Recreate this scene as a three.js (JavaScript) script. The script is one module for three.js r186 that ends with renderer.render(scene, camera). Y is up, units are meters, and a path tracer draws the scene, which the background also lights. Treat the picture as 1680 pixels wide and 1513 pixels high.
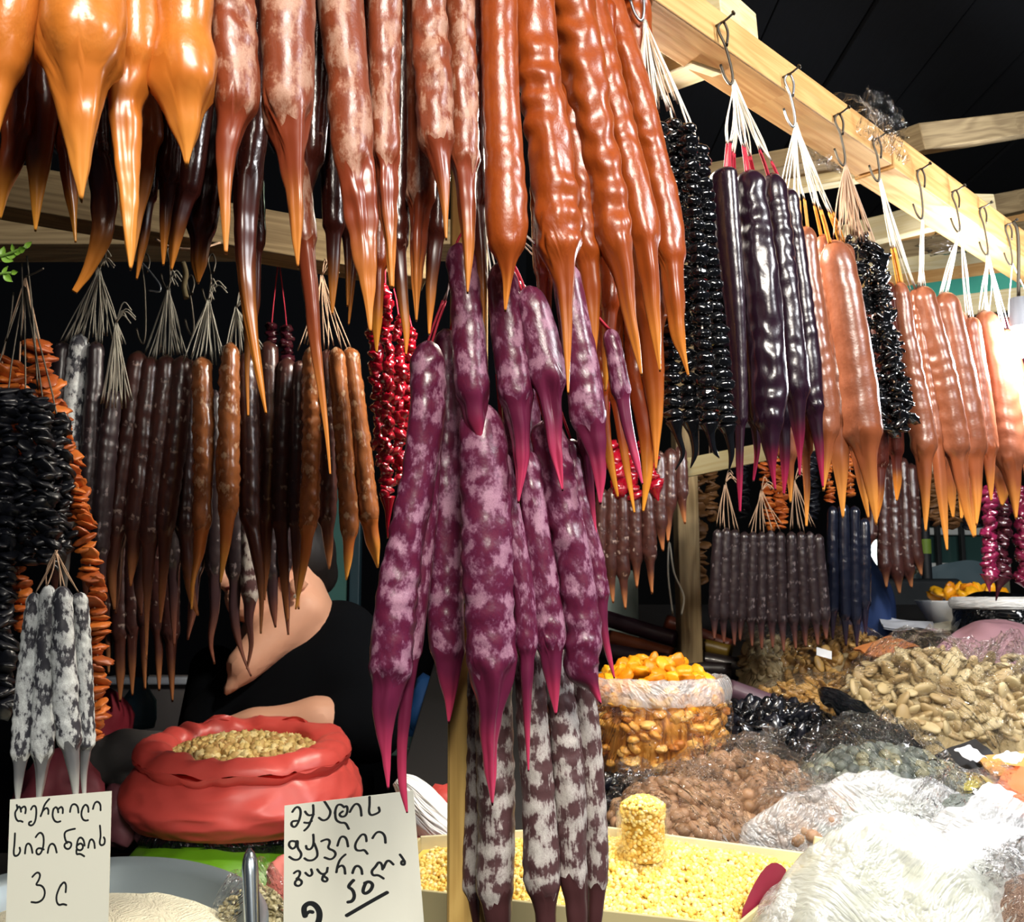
import * as THREE from 'three';
import { mergeGeometries } from 'three/addons/utils/BufferGeometryUtils.js';
import { ImprovedNoise } from 'three/addons/math/ImprovedNoise.js';
import { RoundedBoxGeometry } from 'three/addons/geometries/RoundedBoxGeometry.js';
import { MarchingCubes } from 'three/addons/objects/MarchingCubes.js';
import { RectAreaLightUniformsLib } from 'three/addons/lights/RectAreaLightUniformsLib.js';

// ------------------------------------------------------------------ camera, light, exposure
const scene = new THREE.Scene();
const FOCAL = 1622, PITCH = Math.atan((975 - 756.5) / FOCAL), EYE = 1.5;     // image taken as 1680 x 1513
const camera = new THREE.PerspectiveCamera(2 * Math.atan(756.5 / FOCAL) * 180 / Math.PI, 1680 / 1513, 0.05, 60);
camera.position.set(0, EYE, 0);
camera.rotation.x = PITCH;
camera.focus = 0.85; camera.userData.fStop = 26;
const renderer = new THREE.WebGLRenderer({ antialias: true });
renderer.toneMapping = THREE.LinearToneMapping;
renderer.toneMappingExposure = 1.35;
renderer.shadowMap.enabled = true;
RectAreaLightUniformsLib.init();
scene.background = new THREE.Color(0.012, 0.016, 0.022);
function panelLight(name, label, pos, target, w, h, power, color) {           // a lamp out of view: housing, glowing face and the light in front of it
  const g = new THREE.Group(); g.name = name; g.position.set(...pos); g.lookAt(...target); scene.add(g);
  g.userData = { label, category: 'lamp' };
  const face = new THREE.Mesh(new THREE.PlaneGeometry(w, h), new THREE.MeshStandardMaterial({ color: 0xffffff, emissive: new THREE.Color(...color), emissiveIntensity: 3 }));
  face.name = 'lamp_face'; face.position.z = 0.006; g.add(face);
  const box = new THREE.Mesh(new RoundedBoxGeometry(w + 0.02, h + 0.02, 0.05, 2, 0.006), new THREE.MeshStandardMaterial({ color: 0x222428, roughness: 0.5 }));
  box.name = 'lamp_housing'; box.position.z = -0.022; g.add(box);
  const l = new THREE.RectAreaLight(new THREE.Color(...color), power, w, h);
  l.position.set(...pos); l.lookAt(...target); l.translateZ(0); scene.add(l);
  const d = new THREE.Vector3(...target).sub(l.position).normalize().multiplyScalar(0.012); l.position.add(d);
  return g;
}
panelLight('unseen_lamp', 'white lamp panel over the aisle in front of the stall', [0.3, 2.62, 0.75], [0.1, 1.35, -1.0], 0.7, 0.42, 46, [1.0, 0.94, 0.84]);  // out of view behind the camera, placed to light the near candies
panelLight('unseen_lamp_001', 'white lamp panel over the dried fruit display', [1.35, 2.5, -0.35], [0.75, 1.15, -1.75], 0.5, 0.34, 40, [0.97, 0.98, 1.0]);  // out of view at upper right, placed to light the counter goods
// ------------------------------------------------------------------ helpers
let seed = 7;
const rnd = () => { seed = (seed + 0x6d2b79f5) | 0; let t = Math.imul(seed ^ (seed >>> 15), 1 | seed); t = (t + Math.imul(t ^ (t >>> 7), 61 | t)) ^ t; return ((t ^ (t >>> 14)) >>> 0) / 4294967296; };
const rr = (a, b) => a + (b - a) * rnd();
const IN = new ImprovedNoise();
const noise = (x, y, z) => IN.noise(x + 31.7, y + 11.3, z + 57.1);
const fbm = (x, y, z, o = 4) => { let s = 0, a = 0.5; for (let i = 0; i < o; i++) { s += a * noise(x, y, z); x *= 2.03; y *= 2.03; z *= 2.03; a *= 0.5; } return s; };
const sstep = (a, b, x) => { const t = Math.min(1, Math.max(0, (x - a) / (b - a))); return t * t * (3 - 2 * t); };
const mixc = (a, b, t) => a.map((v, i) => v + (b[i] - v) * t);
const lin = (hex) => new THREE.Color(hex).toArray();
const V = (x, y, z) => new THREE.Vector3(x, y, z);
const CP = Math.cos(PITCH), SP = Math.sin(PITCH);
function ray(px, py) { const sx = (px - 840) / FOCAL, sy = (756.5 - py) / FOCAL; return [sx, sy * CP + SP, CP - sy * SP]; }
function P(px, py, Z) { const [x, y, z] = ray(px, py), k = Z / z; return V(x * k, EYE + y * k, -Z); }   // the world point seen at a photo position, Z metres ahead
const mpp = (py, Z) => Z / ray(0, py)[2] / FOCAL;                              // metres per photo pixel there
const rowZ = (px, py) => { const [x, , z] = ray(px, py); return 0.835 / (1 - x / z); };        // on the vertical plane of the hanging beam
const SLOPE = 0.2;
function Q(px, py, lift = 0) { const [, y, z] = ray(px, py), Z = (-0.67 + lift) / (y / z - SLOPE); return P(px, py, Z); }   // on the sloping counter
const counterY = (zw) => EYE - 0.42 + (-zw - 1.25) * SLOPE;

const used = {};
function numbered(name) { const n = used[name] = (used[name] ?? -1) + 1; return n ? `${name}_${String(n).padStart(3, '0')}` : name; }
function tag(o, label, category, group, kind) {
  if (label) o.userData.label = label; if (category) o.userData.category = category; if (group) o.userData.group = group; if (kind) o.userData.kind = kind; return o;
}
function thing(name, label, category, group, pos) { const g = new THREE.Group(); g.name = numbered(name); if (pos) g.position.copy(pos); scene.add(g); return tag(g, label, category, group); }
function mesh(name, geo, mat, parent = scene) { const m = new THREE.Mesh(geo, mat); m.name = parent === scene ? numbered(name) : name; m.castShadow = m.receiveShadow = true; parent.add(m); return m; }
function struct(name, geo, mat, parent = scene) { const m = mesh(name, geo, mat, parent); m.userData.kind = 'structure'; return m; }
function ordinal(i) { return ['first', 'second', 'third', 'fourth', 'fifth', 'sixth', 'seventh', 'eighth', 'ninth', 'tenth', 'eleventh', 'twelfth', 'thirteenth', 'fourteenth', 'fifteenth', 'sixteenth', 'seventeenth', 'eighteenth'][i]; }

function tex(w, h, fn, srgb, repeat = [1, 1]) {                                // fn(u, v) -> [r, g, b] in 0..1
  const d = new Uint8Array(w * h * 4);
  for (let y = 0; y < h; y++) for (let x = 0; x < w; x++) { const c = fn(x / w, y / h), i = (y * w + x) * 4; d[i] = Math.min(255, Math.max(0, c[0] * 255)); d[i + 1] = Math.min(255, Math.max(0, c[1] * 255)); d[i + 2] = Math.min(255, Math.max(0, c[2] * 255)); d[i + 3] = 255; }
  const t = new THREE.DataTexture(d, w, h); t.wrapS = t.wrapT = THREE.RepeatWrapping; t.magFilter = THREE.LinearFilter; t.minFilter = THREE.LinearFilter; t.repeat.set(...repeat);
  if (srgb) t.colorSpace = THREE.SRGBColorSpace; t.needsUpdate = true; return t;
}
const toS = (c) => c.map((v) => (v <= 0.0031308 ? v * 12.92 : 1.055 * Math.pow(v, 1 / 2.4) - 0.055));
const hex = (h) => [(h >> 16 & 255) / 255, (h >> 8 & 255) / 255, (h & 255) / 255];
const std = (o) => new THREE.MeshStandardMaterial(o), phy = (o) => new THREE.MeshPhysicalMaterial(o);

// a tube swept through points with radii; rows keep shared rings so that it can be cut into parts without a seam
function sweep(pts, rad, sides, shape, capA, capB, shift) {
  const n = pts.length, tan = [], N = [], B = [];
  for (let i = 0; i < n; i++) tan.push(pts[Math.min(n - 1, i + 1)].clone().sub(pts[Math.max(0, i - 1)]).normalize());
  let nv = V(1, 0, 0); if (Math.abs(tan[0].x) > 0.8) nv = V(0, 0, 1);
  for (let i = 0; i < n; i++) { nv = nv.clone().addScaledVector(tan[i], -nv.dot(tan[i])).normalize(); N.push(nv); B.push(tan[i].clone().cross(nv)); }
  const pos = [], uv = []; let s = 0;
  for (let i = 0; i < n; i++) {
    if (i) s += pts[i].distanceTo(pts[i - 1]);
    for (let j = 0; j <= sides; j++) {
      const th = (j % sides) / sides * Math.PI * 2, fi = shift ? Math.min(n - 1, Math.max(0, i + shift(i, th))) : i, i0 = Math.min(n - 2, Math.floor(fi)), q = fi - i0, mix = (A, k) => A[i0][k] + (A[i0 + 1][k] - A[i0][k]) * q;
      const r = (rad[i0] + (rad[i0 + 1] - rad[i0]) * q) * (shape ? shape(i0, th, s) * (1 - q) + (q > 0 ? shape(i0 + 1, th, s) * q : 0) : 1), c = Math.cos(th) * r, d = Math.sin(th) * r;
      pos.push(mix(pts, 'x') + mix(N, 'x') * c + mix(B, 'x') * d, mix(pts, 'y') + mix(N, 'y') * c + mix(B, 'y') * d, mix(pts, 'z') + mix(N, 'z') * c + mix(B, 'z') * d);
      uv.push(j / sides, s + (fi - i) * (i ? pts[i].distanceTo(pts[i - 1]) : 0));
    }
  }
  const nor = new Float32Array(pos.length), at = (i, j) => (i * (sides + 1) + j) * 3, g = (k) => V(pos[k], pos[k + 1], pos[k + 2]);
  for (let i = 0; i < n; i++) for (let j = 0; j <= sides; j++) {
    const jj = j % sides, a = g(at(Math.min(n - 1, i + 1), jj)).sub(g(at(Math.max(0, i - 1), jj))), b = g(at(i, (jj + 1) % sides)).sub(g(at(i, (jj + sides - 1) % sides)));
    const m = b.cross(a).normalize(); if (capA && i === 0) m.copy(tan[0]).negate(); if (capB && i === n - 1) m.copy(tan[n - 1]);
    m.toArray(nor, at(i, j));
  }
  // outward check on a middle ring
  const mid = n >> 1, k0 = at(mid, 0), outward = g(k0).sub(pts[mid]).dot(V(nor[k0], nor[k0 + 1], nor[k0 + 2])) >= 0;
  if (!outward) for (let i = 0; i < nor.length; i++) nor[i] = -nor[i];
  const cut = (i0, i1) => {
    const geo = new THREE.BufferGeometry(), a = i0 * (sides + 1), b = (i1 + 1) * (sides + 1), idx = [];
    for (let i = 0; i < i1 - i0; i++) for (let j = 0; j < sides; j++) { const p = i * (sides + 1) + j, q = p + sides + 1; idx.push(p, p + 1, q, p + 1, q + 1, q); }
    if (i0 === 0 && capA) for (let j = 1; j < sides - 1; j++) idx.push(0, j + 1, j);
    if (i1 === n - 1 && capB) { const o = (i1 - i0) * (sides + 1); for (let j = 1; j < sides - 1; j++) idx.push(o, o + j, o + j + 1); }
    geo.setAttribute('position', new THREE.Float32BufferAttribute(pos.slice(a * 3, b * 3), 3));
    geo.setAttribute('normal', new THREE.Float32BufferAttribute(Array.from(nor.slice(a * 3, b * 3)), 3));
    geo.setAttribute('uv', new THREE.Float32BufferAttribute(uv.slice(a * 2, b * 2), 2));
    geo.setIndex(idx); return geo;
  };
  return { cut, whole: () => cut(0, n - 1), n, sides };
}
function wire(pts, r, sides = 6, per = 6) {
  const c = new THREE.CatmullRomCurve3(pts, false, 'centripetal'), n = Math.max(2, (pts.length - 1) * per), p = c.getPoints(n);
  return sweep(p, p.map(() => r), sides, null, true, true).whole();
}
const merged = (list) => mergeGeometries(list.map((g) => (g.index ? g.toNonIndexed() : g)));
function boxUV(g, scale = 1) {                                                // uv in metres from the box's own axes, length along u
  const p = g.attributes.position, n = g.attributes.normal, u = [];
  for (let i = 0; i < p.count; i++) { const ax = Math.abs(n.getX(i)), ay = Math.abs(n.getY(i)), az = Math.abs(n.getZ(i)); if (ax > ay && ax > az) u.push(p.getZ(i) * scale, p.getY(i) * scale); else if (ay > az) u.push(p.getX(i) * scale, p.getZ(i) * scale + 0.3); else u.push(p.getX(i) * scale, p.getY(i) * scale); }
  g.setAttribute('uv', new THREE.Float32BufferAttribute(u, 2)); return g;
}
function bar(name, A, B, h, w, mat, parent, up = V(0, 1, 0), r = 0.0025) {     // a batten from A to B; h along up, w across
  const x = B.clone().sub(A), len = x.length(); x.normalize(); const z = x.clone().cross(up).normalize(), y = z.clone().cross(x);
  const g = boxUV(new RoundedBoxGeometry(len, h, w, 1, Math.min(r, h / 3, w / 3)));
  const m = mesh(name, g, mat, parent); m.position.copy(A).add(B).multiplyScalar(0.5); m.quaternion.setFromRotationMatrix(new THREE.Matrix4().makeBasis(x, y, z)); return m;
}
function lump(r, sx, sy, sz, amp, f, sd, det = 2) {                             // an irregular pebble
  const g = new THREE.IcosahedronGeometry(r, det), p = g.attributes.position, v = V();
  for (let i = 0; i < p.count; i++) { v.fromBufferAttribute(p, i); const d = v.clone().normalize(), k = 1 + amp * fbm(d.x * f + sd, d.y * f, d.z * f, 3) * 2; p.setXYZ(i, v.x * k * sx, v.y * k * sy, v.z * k * sz); }
  g.deleteAttribute('normal'); g.deleteAttribute('uv'); return smooth(g);
}
function smooth(g) {                                                          // weld by place and give smooth normals
  const p = g.attributes.position, map = new Map(), idx = [], np = [], uv = g.attributes.uv, nu = [];
  const src = g.index ? g.index.array : [...Array(p.count).keys()];
  for (const i of src) { const k = `${Math.round(p.getX(i) * 1e5)},${Math.round(p.getY(i) * 1e5)},${Math.round(p.getZ(i) * 1e5)}`; let j = map.get(k); if (j === undefined) { j = np.length / 3; map.set(k, j); np.push(p.getX(i), p.getY(i), p.getZ(i)); if (uv) nu.push(uv.getX(i), uv.getY(i)); } idx.push(j); }
  const o = new THREE.BufferGeometry(); o.setAttribute('position', new THREE.Float32BufferAttribute(np, 3)); if (uv) o.setAttribute('uv', new THREE.Float32BufferAttribute(nu, 2)); o.setIndex(idx); o.computeVertexNormals(); return o;
}

// ------------------------------------------------------------------ materials
function woodTex(a, b, dark, knots) {
  return tex(512, 256, (u, v) => {
    const X = u * 3, y = v * 9, w = fbm(X * 0.8, y * 0.5, 3, 3) * 2.2, ring = 0.5 + 0.5 * Math.sin((y * 2.6 + w * 3.2) * 3.1), fine = fbm(X * 2, y * 16, 9, 3);
    let c = mixc(hex(a), hex(b), Math.min(1, Math.max(0, ring * 0.65 + fine * 0.9)));
    c = mixc(c, hex(dark), Math.max(0, fbm(X * 1.4, y * 0.9, 21, 3) - 0.12) * 1.1);
    if (knots) for (const [kx, ky] of knots) { const d = Math.hypot((u - kx) * 2.2, v - ky) / 0.05; if (d < 1) c = mixc(c, hex(dark), (1 - d) * 0.7 + 0.3 * Math.abs(Math.sin(d * 9)) * (1 - d)); }
    return c;
  }, true, [1.2, 4]);
}
const M = {};
const pineT = woodTex(0xcfa468, 0xb98649, 0x8a5f34), paleT = woodTex(0xd6cba6, 0xc6b482, 0x9a8356), oldT = woodTex(0x8d7a58, 0x6b583c, 0x40331f, [[0.3, 0.5]]), postT = woodTex(0xc9a65e, 0xb08c48, 0x7a5c2b, [[0.55, 0.45]]), navyT = woodTex(0x12151c, 0x0e1016, 0x08090d);
const woodBump = tex(256, 256, (u, v) => { const f = 0.5 + fbm(u * 5, v * 70, 2, 3) * 0.8; return [f, f, f]; }, false, [1.2, 2]);
M.pine = std({ map: pineT, roughness: 0.7, bumpMap: woodBump, bumpScale: 0.0006 });
M.pale = std({ map: paleT, roughness: 0.75, bumpMap: woodBump, bumpScale: 0.0008 });
M.old = std({ map: oldT, roughness: 0.85, bumpMap: woodBump, bumpScale: 0.001 });
M.post = std({ map: postT, roughness: 0.75, bumpMap: woodBump, bumpScale: 0.0006 });
M.navy = std({ map: navyT, roughness: 0.9 });
M.wireDark = std({ color: 0x4a453d, roughness: 0.45, metalness: 0.8 });
M.wireSteel = std({ color: 0x9aa0a6, roughness: 0.3, metalness: 0.9 });
M.string = std({ color: 0xe9e4d8, roughness: 0.9 });
M.stringGrey = std({ color: 0x9b978a, roughness: 0.95 });
M.stringTan = std({ color: 0xb99a80, roughness: 0.95 });
M.stringRed = std({ color: 0xb3203a, roughness: 0.7 });
M.stringAmber = std({ color: 0xe0973c, roughness: 0.6 });

// skins of the dipped candies: the colour of the hardened juice with the pale sugar bloom that grows on it in patches
function skin(o) {
  const { base, deep = base, bloom = base, amt = 0, band = 0, streak = 0, rough = 0.3, bloomRough = 0.62, freq = 1, sd = 0, coat = 0.35, soft = 0.17 } = o, W = 256, H = 512;
  const raw = (u, v) => {
    const q = u * Math.PI * 2, cx = Math.cos(q), sx = Math.sin(q);
    let f = fbm(cx * 1.1 * freq + sd, sx * 1.1 * freq, v * 13 * freq, 4) + 0.38 * fbm(cx * 3 * freq + sd, sx * 3 * freq, v * 40 * freq, 3) + streak * 0.3 * fbm(cx * 8 + sd, sx * 8, v * 24, 3) + band * Math.sin(v * Math.PI * 2 * 13 + 2.6 * noise(cx + sd, sx, v * 6)) * 0.22;
    return f + 0.22 * fbm(cx * 9 + sd, sx * 9, v * 130, 2);
  };
  const mask = (u, v) => {
    const w = sstep(0.84, 1, v), q = u * Math.PI * 2, cx = Math.cos(q), sx = Math.sin(q), f = w > 0 ? raw(u, v) * (1 - w) + raw(u, v - 1) * w : raw(u, v), grain = noise(cx * 26, sx * 26 + sd, v * 300);
    return [sstep(0.42 - soft / 2 - amt, 0.42 + soft / 2 - amt, f + grain * 0.06) * (0.74 + 0.5 * f + 0.2 * grain), f, grain];
  };
  const color = tex(W, H, (u, v) => { const [m, f, g] = mask(u, v); let c = mixc(hex(base), hex(deep), sstep(-0.35, 0.35, f) * 0.7); c = mixc(c, hex(bloom), Math.min(1, Math.max(0, m))); return c.map((x) => x * (1 + g * 0.04)); }, true, [1, 3.4]);
  const ro = amt > -0.2 ? tex(W / 2, H / 2, (u, v) => { const m = Math.min(1, Math.max(0, mask(u, v)[0])), k = rough + (bloomRough - rough) * m; return [k, k, k]; }, false, [1, 3.4]) : null;
  const m = phy({ map: color, roughness: ro ? 1 : rough, roughnessMap: ro, clearcoat: coat * 0.6, clearcoatRoughness: 0.24, bumpMap: M.skinBump, bumpScale: 0.00028 });
  return m;
}
M.skinBump = tex(256, 512, (u, v) => { const a = u * Math.PI * 2, f = 0.5 + 0.5 * fbm(Math.cos(a) * 4, Math.sin(a) * 4, v * 60, 3) + 0.25 * Math.max(0, noise(Math.cos(a) * 16, Math.sin(a) * 16, v * 140)); return [f, f, f]; }, false, [1, 3.4]);
const KIND = {   // skin, colour at the start of the tail, colour at its thin end
  orange: [skin({ base: 0xc27430, deep: 0xb56620, amt: -0.6, rough: 0.3, coat: 0.3 }), 0xba6a26, 0xd2893a],
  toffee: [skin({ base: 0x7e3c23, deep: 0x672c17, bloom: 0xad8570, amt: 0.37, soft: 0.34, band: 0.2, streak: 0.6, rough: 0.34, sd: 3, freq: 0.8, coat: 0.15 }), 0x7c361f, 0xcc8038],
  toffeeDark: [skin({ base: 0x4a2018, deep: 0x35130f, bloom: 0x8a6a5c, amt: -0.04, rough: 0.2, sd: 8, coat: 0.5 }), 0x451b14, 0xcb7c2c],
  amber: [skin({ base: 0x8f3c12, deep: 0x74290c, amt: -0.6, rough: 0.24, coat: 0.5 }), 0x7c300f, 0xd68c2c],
  rust: [skin({ base: 0x954415, deep: 0x843710, bloom: 0xa86a44, amt: -0.16, band: 0.2, rough: 0.33, sd: 5, coat: 0.18 }), 0x8c3f14, 0xcf8030],
  purple: [skin({ base: 0x5c1c36, deep: 0x401434, bloom: 0x9e7286, amt: 0.35, soft: 0.34, band: 0.15, streak: 0.5, rough: 0.32, sd: 11, freq: 1, coat: 0.2 }), 0x5e1c38, 0xc03a5c],
  grey: [skin({ base: 0x54393a, deep: 0x3a2a2e, bloom: 0xbdb7b0, amt: 0.42, soft: 0.24, band: 0.6, streak: 1.2, rough: 0.4, bloomRough: 0.85, sd: 17, coat: 0.1 }), 0x46292a, 0x6a4030],
  plum: [skin({ base: 0x24101e, deep: 0x1b0b19, amt: -0.6, rough: 0.27, coat: 0.5 }), 0x240e1c, 0xa42248],
  chestnut: [skin({ base: 0x885038, deep: 0x743f28, bloom: 0xae7e60, amt: -0.16, band: 0.2, rough: 0.3, sd: 23, coat: 0.25 }), 0x84472a, 0xd48c3c],
  back: [skin({ base: 0x432520, deep: 0x2f1917, bloom: 0x8a766c, amt: 0.1, band: 0.7, streak: 0.8, rough: 0.3, sd: 29 }), 0x4a2820, 0xb9784a],  // brown of the back candies, darkened as they hang in shade
  litBrown: [skin({ base: 0x8e5630, deep: 0x6e3e20, bloom: 0xa98768, amt: 0.1, band: 0.6, rough: 0.24, sd: 31, coat: 0.5 }), 0x985424, 0xdd9a40],  // lighter copy of the back brown, lamplight put into the colour
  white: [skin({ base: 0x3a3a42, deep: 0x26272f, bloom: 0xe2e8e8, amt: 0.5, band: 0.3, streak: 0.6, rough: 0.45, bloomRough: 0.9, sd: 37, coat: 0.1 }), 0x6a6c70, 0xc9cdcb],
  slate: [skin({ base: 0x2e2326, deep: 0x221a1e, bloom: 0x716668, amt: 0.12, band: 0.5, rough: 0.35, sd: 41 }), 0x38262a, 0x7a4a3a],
  ink: [skin({ base: 0x161a28, deep: 0x10121e, amt: -0.6, rough: 0.22, coat: 0.6 }), 0x161524, 0x2a1a2a],
};
const tailMat = phy({ vertexColors: true, roughness: 0.31, clearcoat: 0.2, clearcoatRoughness: 0.22 });
const tailBase = {}, tailTip = {};
for (const k in KIND) { tailBase[k] = lin(KIND[k][1]); tailTip[k] = lin(KIND[k][2]); }
M.fruitBlack = phy({ color: 0x0c0d10, roughness: 0.16, clearcoat: 0.8, clearcoatRoughness: 0.1 });
M.fruitRaisin = phy({ color: 0x0c0e16, roughness: 0.42, clearcoat: 0.15, clearcoatRoughness: 0.2 });
M.fruitOrange = [0xb4591c, 0x9c4a18, 0xc46a26].map((c) => phy({ color: c, roughness: 0.5, clearcoat: 0.2, clearcoatRoughness: 0.4 }));
M.fruitRed = phy({ color: 0x86081c, roughness: 0.15, clearcoat: 0.8, clearcoatRoughness: 0.1 });
M.fruitDarkRed = phy({ color: 0x38101a, roughness: 0.25, clearcoat: 0.6, clearcoatRoughness: 0.15 });
M.fruitPink = phy({ color: 0x661532, roughness: 0.2, clearcoat: 0.7, clearcoatRoughness: 0.15 });

// ------------------------------------------------------------------ the dipped candy
const nums = (s) => s.trim().split(/\s+/).map((q) => q.split(',').map(Number));
function profile(ctrl, step) {                                                 // Hermite through (x, y, w), sampled evenly
  const n = ctrl.length, S = [0]; for (let i = 1; i < n; i++) S.push(S[i - 1] + Math.hypot(ctrl[i][0] - ctrl[i - 1][0], ctrl[i][1] - ctrl[i - 1][1]));
  const tg = (k, i) => { if (i === 0) return (ctrl[1][k] - ctrl[0][k]) / (S[1] - S[0]); if (i === n - 1) return (ctrl[n - 1][k] - ctrl[n - 2][k]) / (S[n - 1] - S[n - 2]); const a = (ctrl[i][k] - ctrl[i - 1][k]) / (S[i] - S[i - 1]), b = (ctrl[i + 1][k] - ctrl[i][k]) / (S[i + 1] - S[i]); if (k === 2 && a * b <= 0) return 0; if (k === 2) return 2 * a * b / (a + b); return (a * (S[i + 1] - S[i]) + b * (S[i] - S[i - 1])) / (S[i + 1] - S[i - 1]); };
  const out = [], N = Math.max(12, Math.round(S[n - 1] / step));
  for (let j = 0, i = 0; j <= N; j++) {
    const s = S[n - 1] * j / N; while (i < n - 2 && s > S[i + 1]) i++;
    const h = S[i + 1] - S[i], t = (s - S[i]) / h, f = (k) => { const a = ctrl[i][k], b = ctrl[i + 1][k], m = tg(k, i) * h, q = tg(k, i + 1) * h; return a * (2 * t ** 3 - 3 * t * t + 1) + m * (t ** 3 - 2 * t * t + t) + b * (-2 * t ** 3 + 3 * t * t) + q * (t ** 3 - t * t); };
    out.push([f(0), f(1), Math.max(1.6, f(2)), s]);
  }
  return { out, S };
}
// spec: k kind, b body "x,y,w ...", t tail "x,y,w ... x,y", z metres (absolute) or dz off the beam's plane, n nut bulges, l own words
function candy(spec, label, group, knot) {
  const b = nums(spec.b), t = nums(spec.t).map((q, i, a) => [q[0], q[1], q[2] ?? 3]), e = b[b.length - 1], w0 = e[2];
  if (t.length === 1) { const dx = t[0][0] - e[0], dy = t[0][1] - e[1], L = Math.hypot(dx, dy); t.unshift([e[0] + dx * Math.min(0.5, w0 * 1.0 / L), e[1] + dy * Math.min(0.5, w0 * 1.0 / L), w0 * 0.42]); }
  { const dx = t[0][0] - e[0], dy = t[0][1] - e[1], L = Math.hypot(dx, dy), q = spec.cone ? 0.75 : 0.36; if (L > w0 * 0.5 && t[0][2] < w0 * 0.78) t.unshift([e[0] + dx * w0 * 0.42 / L, e[1] + dy * w0 * 0.42 / L, t[0][2] + (w0 - t[0][2]) * q]); e[2] *= 1.04; }
  const ctrl = [...b, ...t], mid = b[b.length >> 1], lod = spec.lod ?? 1, Z = spec.z ?? rowZ(mid[0], Math.min(900, mid[1])) + (spec.dz ?? 0);
  const { out, S } = profile(ctrl, Math.max(2.2, w0 * (lod > 1 ? 0.2 : 0.1))), sb = S[b.length - 1], sEnd = S[S.length - 1], sides = lod > 1 ? 14 : w0 > 40 ? 30 : 20;
  const sd = rr(0, 900), amp = spec.n ?? 0.09, per = b[0][2] * rr(0.62, 0.8), flat = spec.f ?? rr(-0.06, 0.06), fa = rr(0, 6.28), ridge = spec.r ?? (rnd() < 0.35 ? rr(0.06, 0.16) : 0), ra = rr(2.2, 5.2);
  const pts = [], rad = [];
  for (const [x, y, w, s] of out) { pts.push(P(x, y, Z)); let r = w / 2 * mpp(y, Z); const q = s / (w0 * 0.55); if (q < 1) r *= Math.sqrt(Math.max(0.04, 1 - (1 - q) ** 2)); rad.push(r); }
  const shape = (i, th) => {
    const s = out[i][3], inB = 1 - sstep(sb - w0 * 0.15, sb + w0 * 0.45, s), c = Math.cos(th), d = Math.sin(th), k = s / per;
    let r = 1 + flat * Math.cos(2 * (th - fa));
    r += inB * amp * (0.5 * Math.cos(k * 6.283 + 3.6 * noise(c * 0.8 + sd, d * 0.8, k * 0.3)) * (0.5 + 1.3 * noise(sd, k * 0.35, c * 0.5 + 4)) + 1.9 * fbm(c * 1.1 + sd, d * 1.1, k * 0.62, 2) + 0.7 * noise(sd + 9, 3, k * 0.3));
    r += (1 - inB) * (0.09 * Math.cos(3 * th + sd + s * 0.004) + 0.05 * Math.cos(5 * th + sd * 2) + 0.13 * noise(c + sd, d, s * 0.02) + 0.07 * noise(sd, 5, s * 0.035)) * (spec.st ?? 1);
    if (ridge) { let da = Math.abs(th - ra); r += ridge * (0.6 + noise(sd, s * 0.02, 1)) * Math.exp(-((da / 0.22) ** 2)) * sstep(0, w0, s); }
    return r;
  };
  let ib = out.findIndex((q) => q[3] >= sb + w0 * 0.16); if (ib < 2 || ib > out.length - 3) ib = out.length - 4;
  const reach = Math.min(lod > 1 ? 1.6 : 3.4, (out.length - ib) / 3), rim = (i, th) => { const c = Math.cos(th), d = Math.sin(th), g = Math.exp(-(((i - ib) / (reach * 2.6)) ** 2)); return g < 0.02 ? 0 : g * reach * (1.5 * noise(c * 1.3 + sd, d * 1.3, 8) + 0.9 * noise(c * 3.4 + sd, d * 3.4, 5)); };
  const sw = sweep(pts, rad, sides, shape, true, true, rim);
  const g = thing('churchkhela', label, 'candy', group);
  const kind = KIND[spec.k], body = sw.cut(0, ib), tail = sw.cut(ib, out.length - 1);
  const off = rr(0, 1), uv = body.attributes.uv; for (let i = 0; i < uv.count; i++) uv.setXY(i, uv.getX(i), uv.getY(i) + off);
  const col = [], c0 = tailBase[spec.k], c1 = tailTip[spec.k]; for (let i = ib; i < out.length; i++) { const q = Math.max(0, (out[i][3] - sb) / (sEnd - sb)), c = mixc(c0, c1, sstep(0.28, 1.0, q + 0.05 * noise(sd, q * 6, 2))); for (let j = 0; j <= sides; j++) col.push(...c); }
  tail.setAttribute('color', new THREE.Float32BufferAttribute(col, 3));
  mesh('body', body, kind[0], g); mesh('tail', tail, tailMat, g);
  if (knot) {                                                                  // the doubled thread it hangs by, dyed where it was dipped
    const K = P(knot.x, knot.y, knot.z ?? Z), T = pts[1], list = [], low = [], rS = knot.r ?? 0.0008;
    for (let q = 0; q < (knot.n ?? 2); q++) {
      const a = T.clone().add(V(rr(-1, 1) * rad[3] * 0.5, 0, rr(-1, 1) * rad[3] * 0.5)), m = K.clone().lerp(a, 0.5).add(V(rr(-0.004, 0.004), 0, rr(-0.004, 0.004))), cut = K.clone().lerp(a, knot.dip ?? 1);
      list.push(wire([K.clone().add(V(rr(-0.002, 0.002), rr(-0.004, 0.002), 0)), m, cut.clone(), ...(knot.dip ? [] : [])], rS, 5, 4));
      if (knot.dip) low.push(wire([cut, cut.clone().lerp(a, 0.5), a.clone().add(V(0, -rad[3] * 0.3, 0))], rS * 1.5, 5, 3));
    }
    const sm = mesh('string', merged(list), knot.m ?? M.string, g);
    if (low.length) mesh('dyed_string', merged(low), knot.dm, sm);
  }
  return g;
}
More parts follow.
